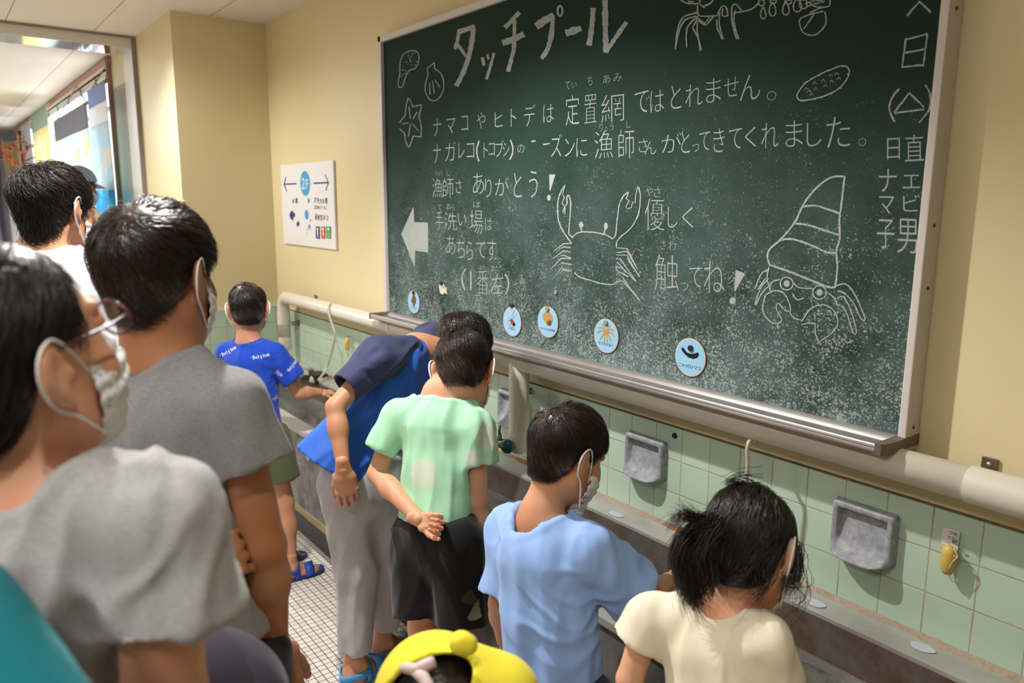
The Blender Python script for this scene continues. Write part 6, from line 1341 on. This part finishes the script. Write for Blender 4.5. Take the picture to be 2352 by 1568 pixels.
# --- girl with the ponytail
D = 1.36
J = PJ(D, neck=(1668, 1375, .01), shL=(1490, 1425, .06), shR=(1752, 1478, -.07), elL=(1446, 1560, .06), wrL=(1460, 1680, .12), elR=(1800, 1650, .02), wrR=(1830, 1640, .2), hipL=(1580, 1830, .05), hipR=(1760, 1850, -.06))
legs_down(J, .66)
H = Head(at(1722, 1262, D + .03), facing(1722, .34, .82, .52), up=facing(1722, .12, .42, -.9), k=.92, roll=4)
hR = hand_mesh(J['wrR'], nrm([0, .9, -.2]), [0, .2, 1], 1, .56); hL = hand_mesh(J['wrL'], [0, .3, -1], [-1, 0, 0], 1, .56)
p = person('small girl with a black ponytail in a cream t-shirt at the trough', J, H, SK_LIGHT, .66, .0042, [hR, hL], neck_r=.048)
tshirt(p, J, H, cloth_mat('cream_cotton', '#e9dfc6', .03, 900), .66, J['hipL'] * .5 + J['hipR'] * .5, h=.0045, loose=.026, sleeves={'L': (at(1462, 1476, D + .06), .050, .051), 'R': (at(1778, 1570, D - .05), .050, .056)}, torso_k=1.05, neck_rad=.085, seed=19, wr=.005, neck_tilt=(0, 0, .5), hem_flare=.012, sh_r=.058)
trousers(p, J, cloth_mat('grey_blue_cotton', '#5c6b86', .08), .68, {q: J['kn' + q] + [0, 0, .03] for q in 'LR'}, loose=.018, name='shorts')
DP = 1.325; tie = at(1642, 1200, DP); G_ = lambda *q: [at(x, y, DP - .01) for x, y in q]
ex = [free_strands(tie, G_((1605, 1208), (1562, 1262), (1572, 1325), (1600, 1385)), 520, .008, .012, 5), free_strands(tie, G_((1600, 1192), (1565, 1184), (1546, 1205)), 90, .006, .009, 6), free_strands(tie, G_((1600, 1185), (1570, 1168)), 60, .005, .008, 16),
      free_strands(tie, G_((1618, 1235), (1600, 1290), (1618, 1345)), 420, .010, .013, 7), free_strands(tie, G_((1590, 1215), (1554, 1250), (1552, 1300)), 160, .007, .008, 9), free_strands(tie, G_((1625, 1250), (1640, 1310), (1632, 1352)), 160, .008, .010, 19, curl=.003),
      free_strands(H.w(.072, .045, .03), [H.w(.090, .03, -.015), H.w(.084, .012, -.06)], 70, .006, .009, 8, curl=.004), free_strands(H.w(.078, .0, .02), [H.w(.092, -.01, -.02), H.w(.082, -.015, -.062)], 80, .006, .009, 28, curl=.004), free_strands(H.w(.06, -.06, -.04), [H.w(.06, -.07, -.075), H.w(.05, -.08, -.10)], 30, .012, .012, 10, curl=.004), free_strands(H.w(-.01, -.04, .125), [H.w(-.02, -.075, .122), H.w(-.03, -.10, .105)], 40, .014, .004, 12),
      free_strands(H.w(.085, .03, -.02), [H.w(.10, .03, -.07), H.w(.085, .04, -.11)], 14, .008, .016, 38, curl=.008)]
make_hair(H, p, 'tied', M_HAIR, vol=.013, n=9000, length=(.07, .15), crown=(.25, .45, .86), swirl=.25, seed=81, r=.0006, messy=1.3, clump=18, extra=np.concatenate(ex), base_off=.002, thin=.3)
MB().tube([tie + .011 * (math.cos(a) * H.z + math.sin(a) * H.y) for a in np.linspace(0, 2 * math.pi, 16)], .005, 8, False).build('hair_tie', simple('black_hair_tie', srgb('#15131a'), .6), p, smooth=True)
make_mask(H, p, loop_r=.0018, drop=.01)

# --- child in the yellow cap, lowest and nearest in the middle
D = 1.02
J = PJ(D, neck=(1000, 1760, .0), shL=(870, 1840, .05), shR=(1110, 1850, -.05), elL=(840, 2050, .05), wrL=(860, 2200, .1), elR=(1150, 2060, -.03), wrR=(1130, 2210, .05), hipL=(930, 2200, .04), hipR=(1070, 2210, -.04))
legs_down(J, .6)
H = Head(at(1000, 1668, D), facing(1000, -.28, .95, .25), up=facing(1000, .0, .25, -.95), k=.86)
p = person('child in a bright yellow cap in front of the boy in mint', J, H, SK_LIGHT, .62, .006)
tshirt(p, J, H, cloth_mat('yellow_green_cotton', '#b9b552', .05), .62, J['hipL'] * .5 + J['hipR'] * .5, h=.007, loose=.02, sleeves={'L': (J['shL'] * .4 + J['elL'] * .6, .05, .055), 'R': (J['shR'] * .4 + J['elR'] * .6, .05, .055)}, neck_rad=.07)
trousers(p, J, cloth_mat('denim_cotton', '#3d4a66', .1), .64, {q: J['kn' + q] + [0, 0, .02] for q in 'LR'}, name='shorts', h=.007)
make_hair(H, p, 'boy', M_HAIR, vol=.008, n=3200, length=(.04, .09), crown=(0, -.3, .95), seed=91, r=.0006)
M_YEL = cloth_mat('yellow_cap_cotton', '#f0e03c', .04, 500)
c0 = H.w(0, -.012, .045); f = Field(c0 - .2, c0 + .2, .0045); rr = np.array([.098, .118, .104])
f.op(H.E((0, -.012, .040), tuple(rr))); f.op(ell(at(1135, 1600, D - .01), np.eye(3), (.062, .062, .055)), .03); f.op(cap(at(1060, 1476, D - .06), at(1074, 1480, D - .06), .016, .014), .02)
f.op(H.E((0, -.012, .040), tuple(rr - .012)), 0, 's'); f.op(ell(at(958, 1594, D - .10), np.stack([nrm(ray(1060, 1500) - ray(880, 1590)), nrm(np.cross(ray(970, 1560), ray(1060, 1500) - ray(880, 1590))), nrm(ray(970, 1560))]), (.064, .036, .12)), .004, 's'); f.cut(H.w(0, 0, -.01), -H.z)
V, Q = f.mesh(); cp = mk('cap', relax(V, Q, 2), Q, M_YEL, p, smooth=True)
B = H.w(0, -.012, .035); PK = simple('pale_pink_ribbon', srgb('#e3c8c8'), .6); mb = MB()
def onhead(px, py):
    d = nrm(ray(px, py)); oc = CAM_C - B; r_ = .105; b_ = oc @ d; return CAM_C + d * (-b_ - math.sqrt(max(0, b_ * b_ - (oc @ oc) + r_ * r_)) )
for P_ in ([(925, 1532), (955, 1538), (985, 1524), (998, 1518)], [(950, 1538), (972, 1555), (985, 1580), (995, 1610)]): mb.tube([onhead(*q) for q in P_], [.006, .008, .008, .007], 10)
mb.build('hair_ribbon', PK, p, smooth=True)

# bags close to the woman
M_TEAL = cloth_mat('teal_bag_cloth', '#1f8795', .06, 400)
c0 = at(-40, 1640, .56); f = Field(c0 - .3, c0 + .3, .007); xa = nrm(ray(200, 1568) - ray(0, 1400)); f.op(ecap(at(-160, 1440, .57), at(60, 1860, .57), nrm(CAM_M[0]), (.060, .045), (.085, .055))); f.op(cap(at(-170, 1300, .58), at(-130, 1460, .57), .02, .03), .04)
V, Q = f.mesh(); V = cloth_wrinkle(relax(V, Q, 2), Q, .006, (0, 0, 1), 14, 4); o = mk('shoulder_bag', V, Q, M_TEAL, loc=c0, smooth=True); tag(o, 'teal cloth bag at the back of the woman with glasses', 'bag')
c0 = at(500, 1640, .86); f = Field(c0 - .22, c0 + .22, .006); f.op(ell(at(492, 1625, .86), np.eye(3), (.085, .075, .066))); f.op(cap(at(470, 1620, .86), at(450, 1900, .86), .075, .09), .04)
V, Q = f.mesh(); V = cloth_wrinkle(relax(V, Q, 2), Q, .004, (0, 0, 1), 14, 6); o = mk('tote_bag', V, Q, cloth_mat('dark_violet_cloth', '#3d3848', .06, 400), loc=c0, smooth=True); tag(o, 'dark violet soft bag between the woman and the boy in grey', 'bag')
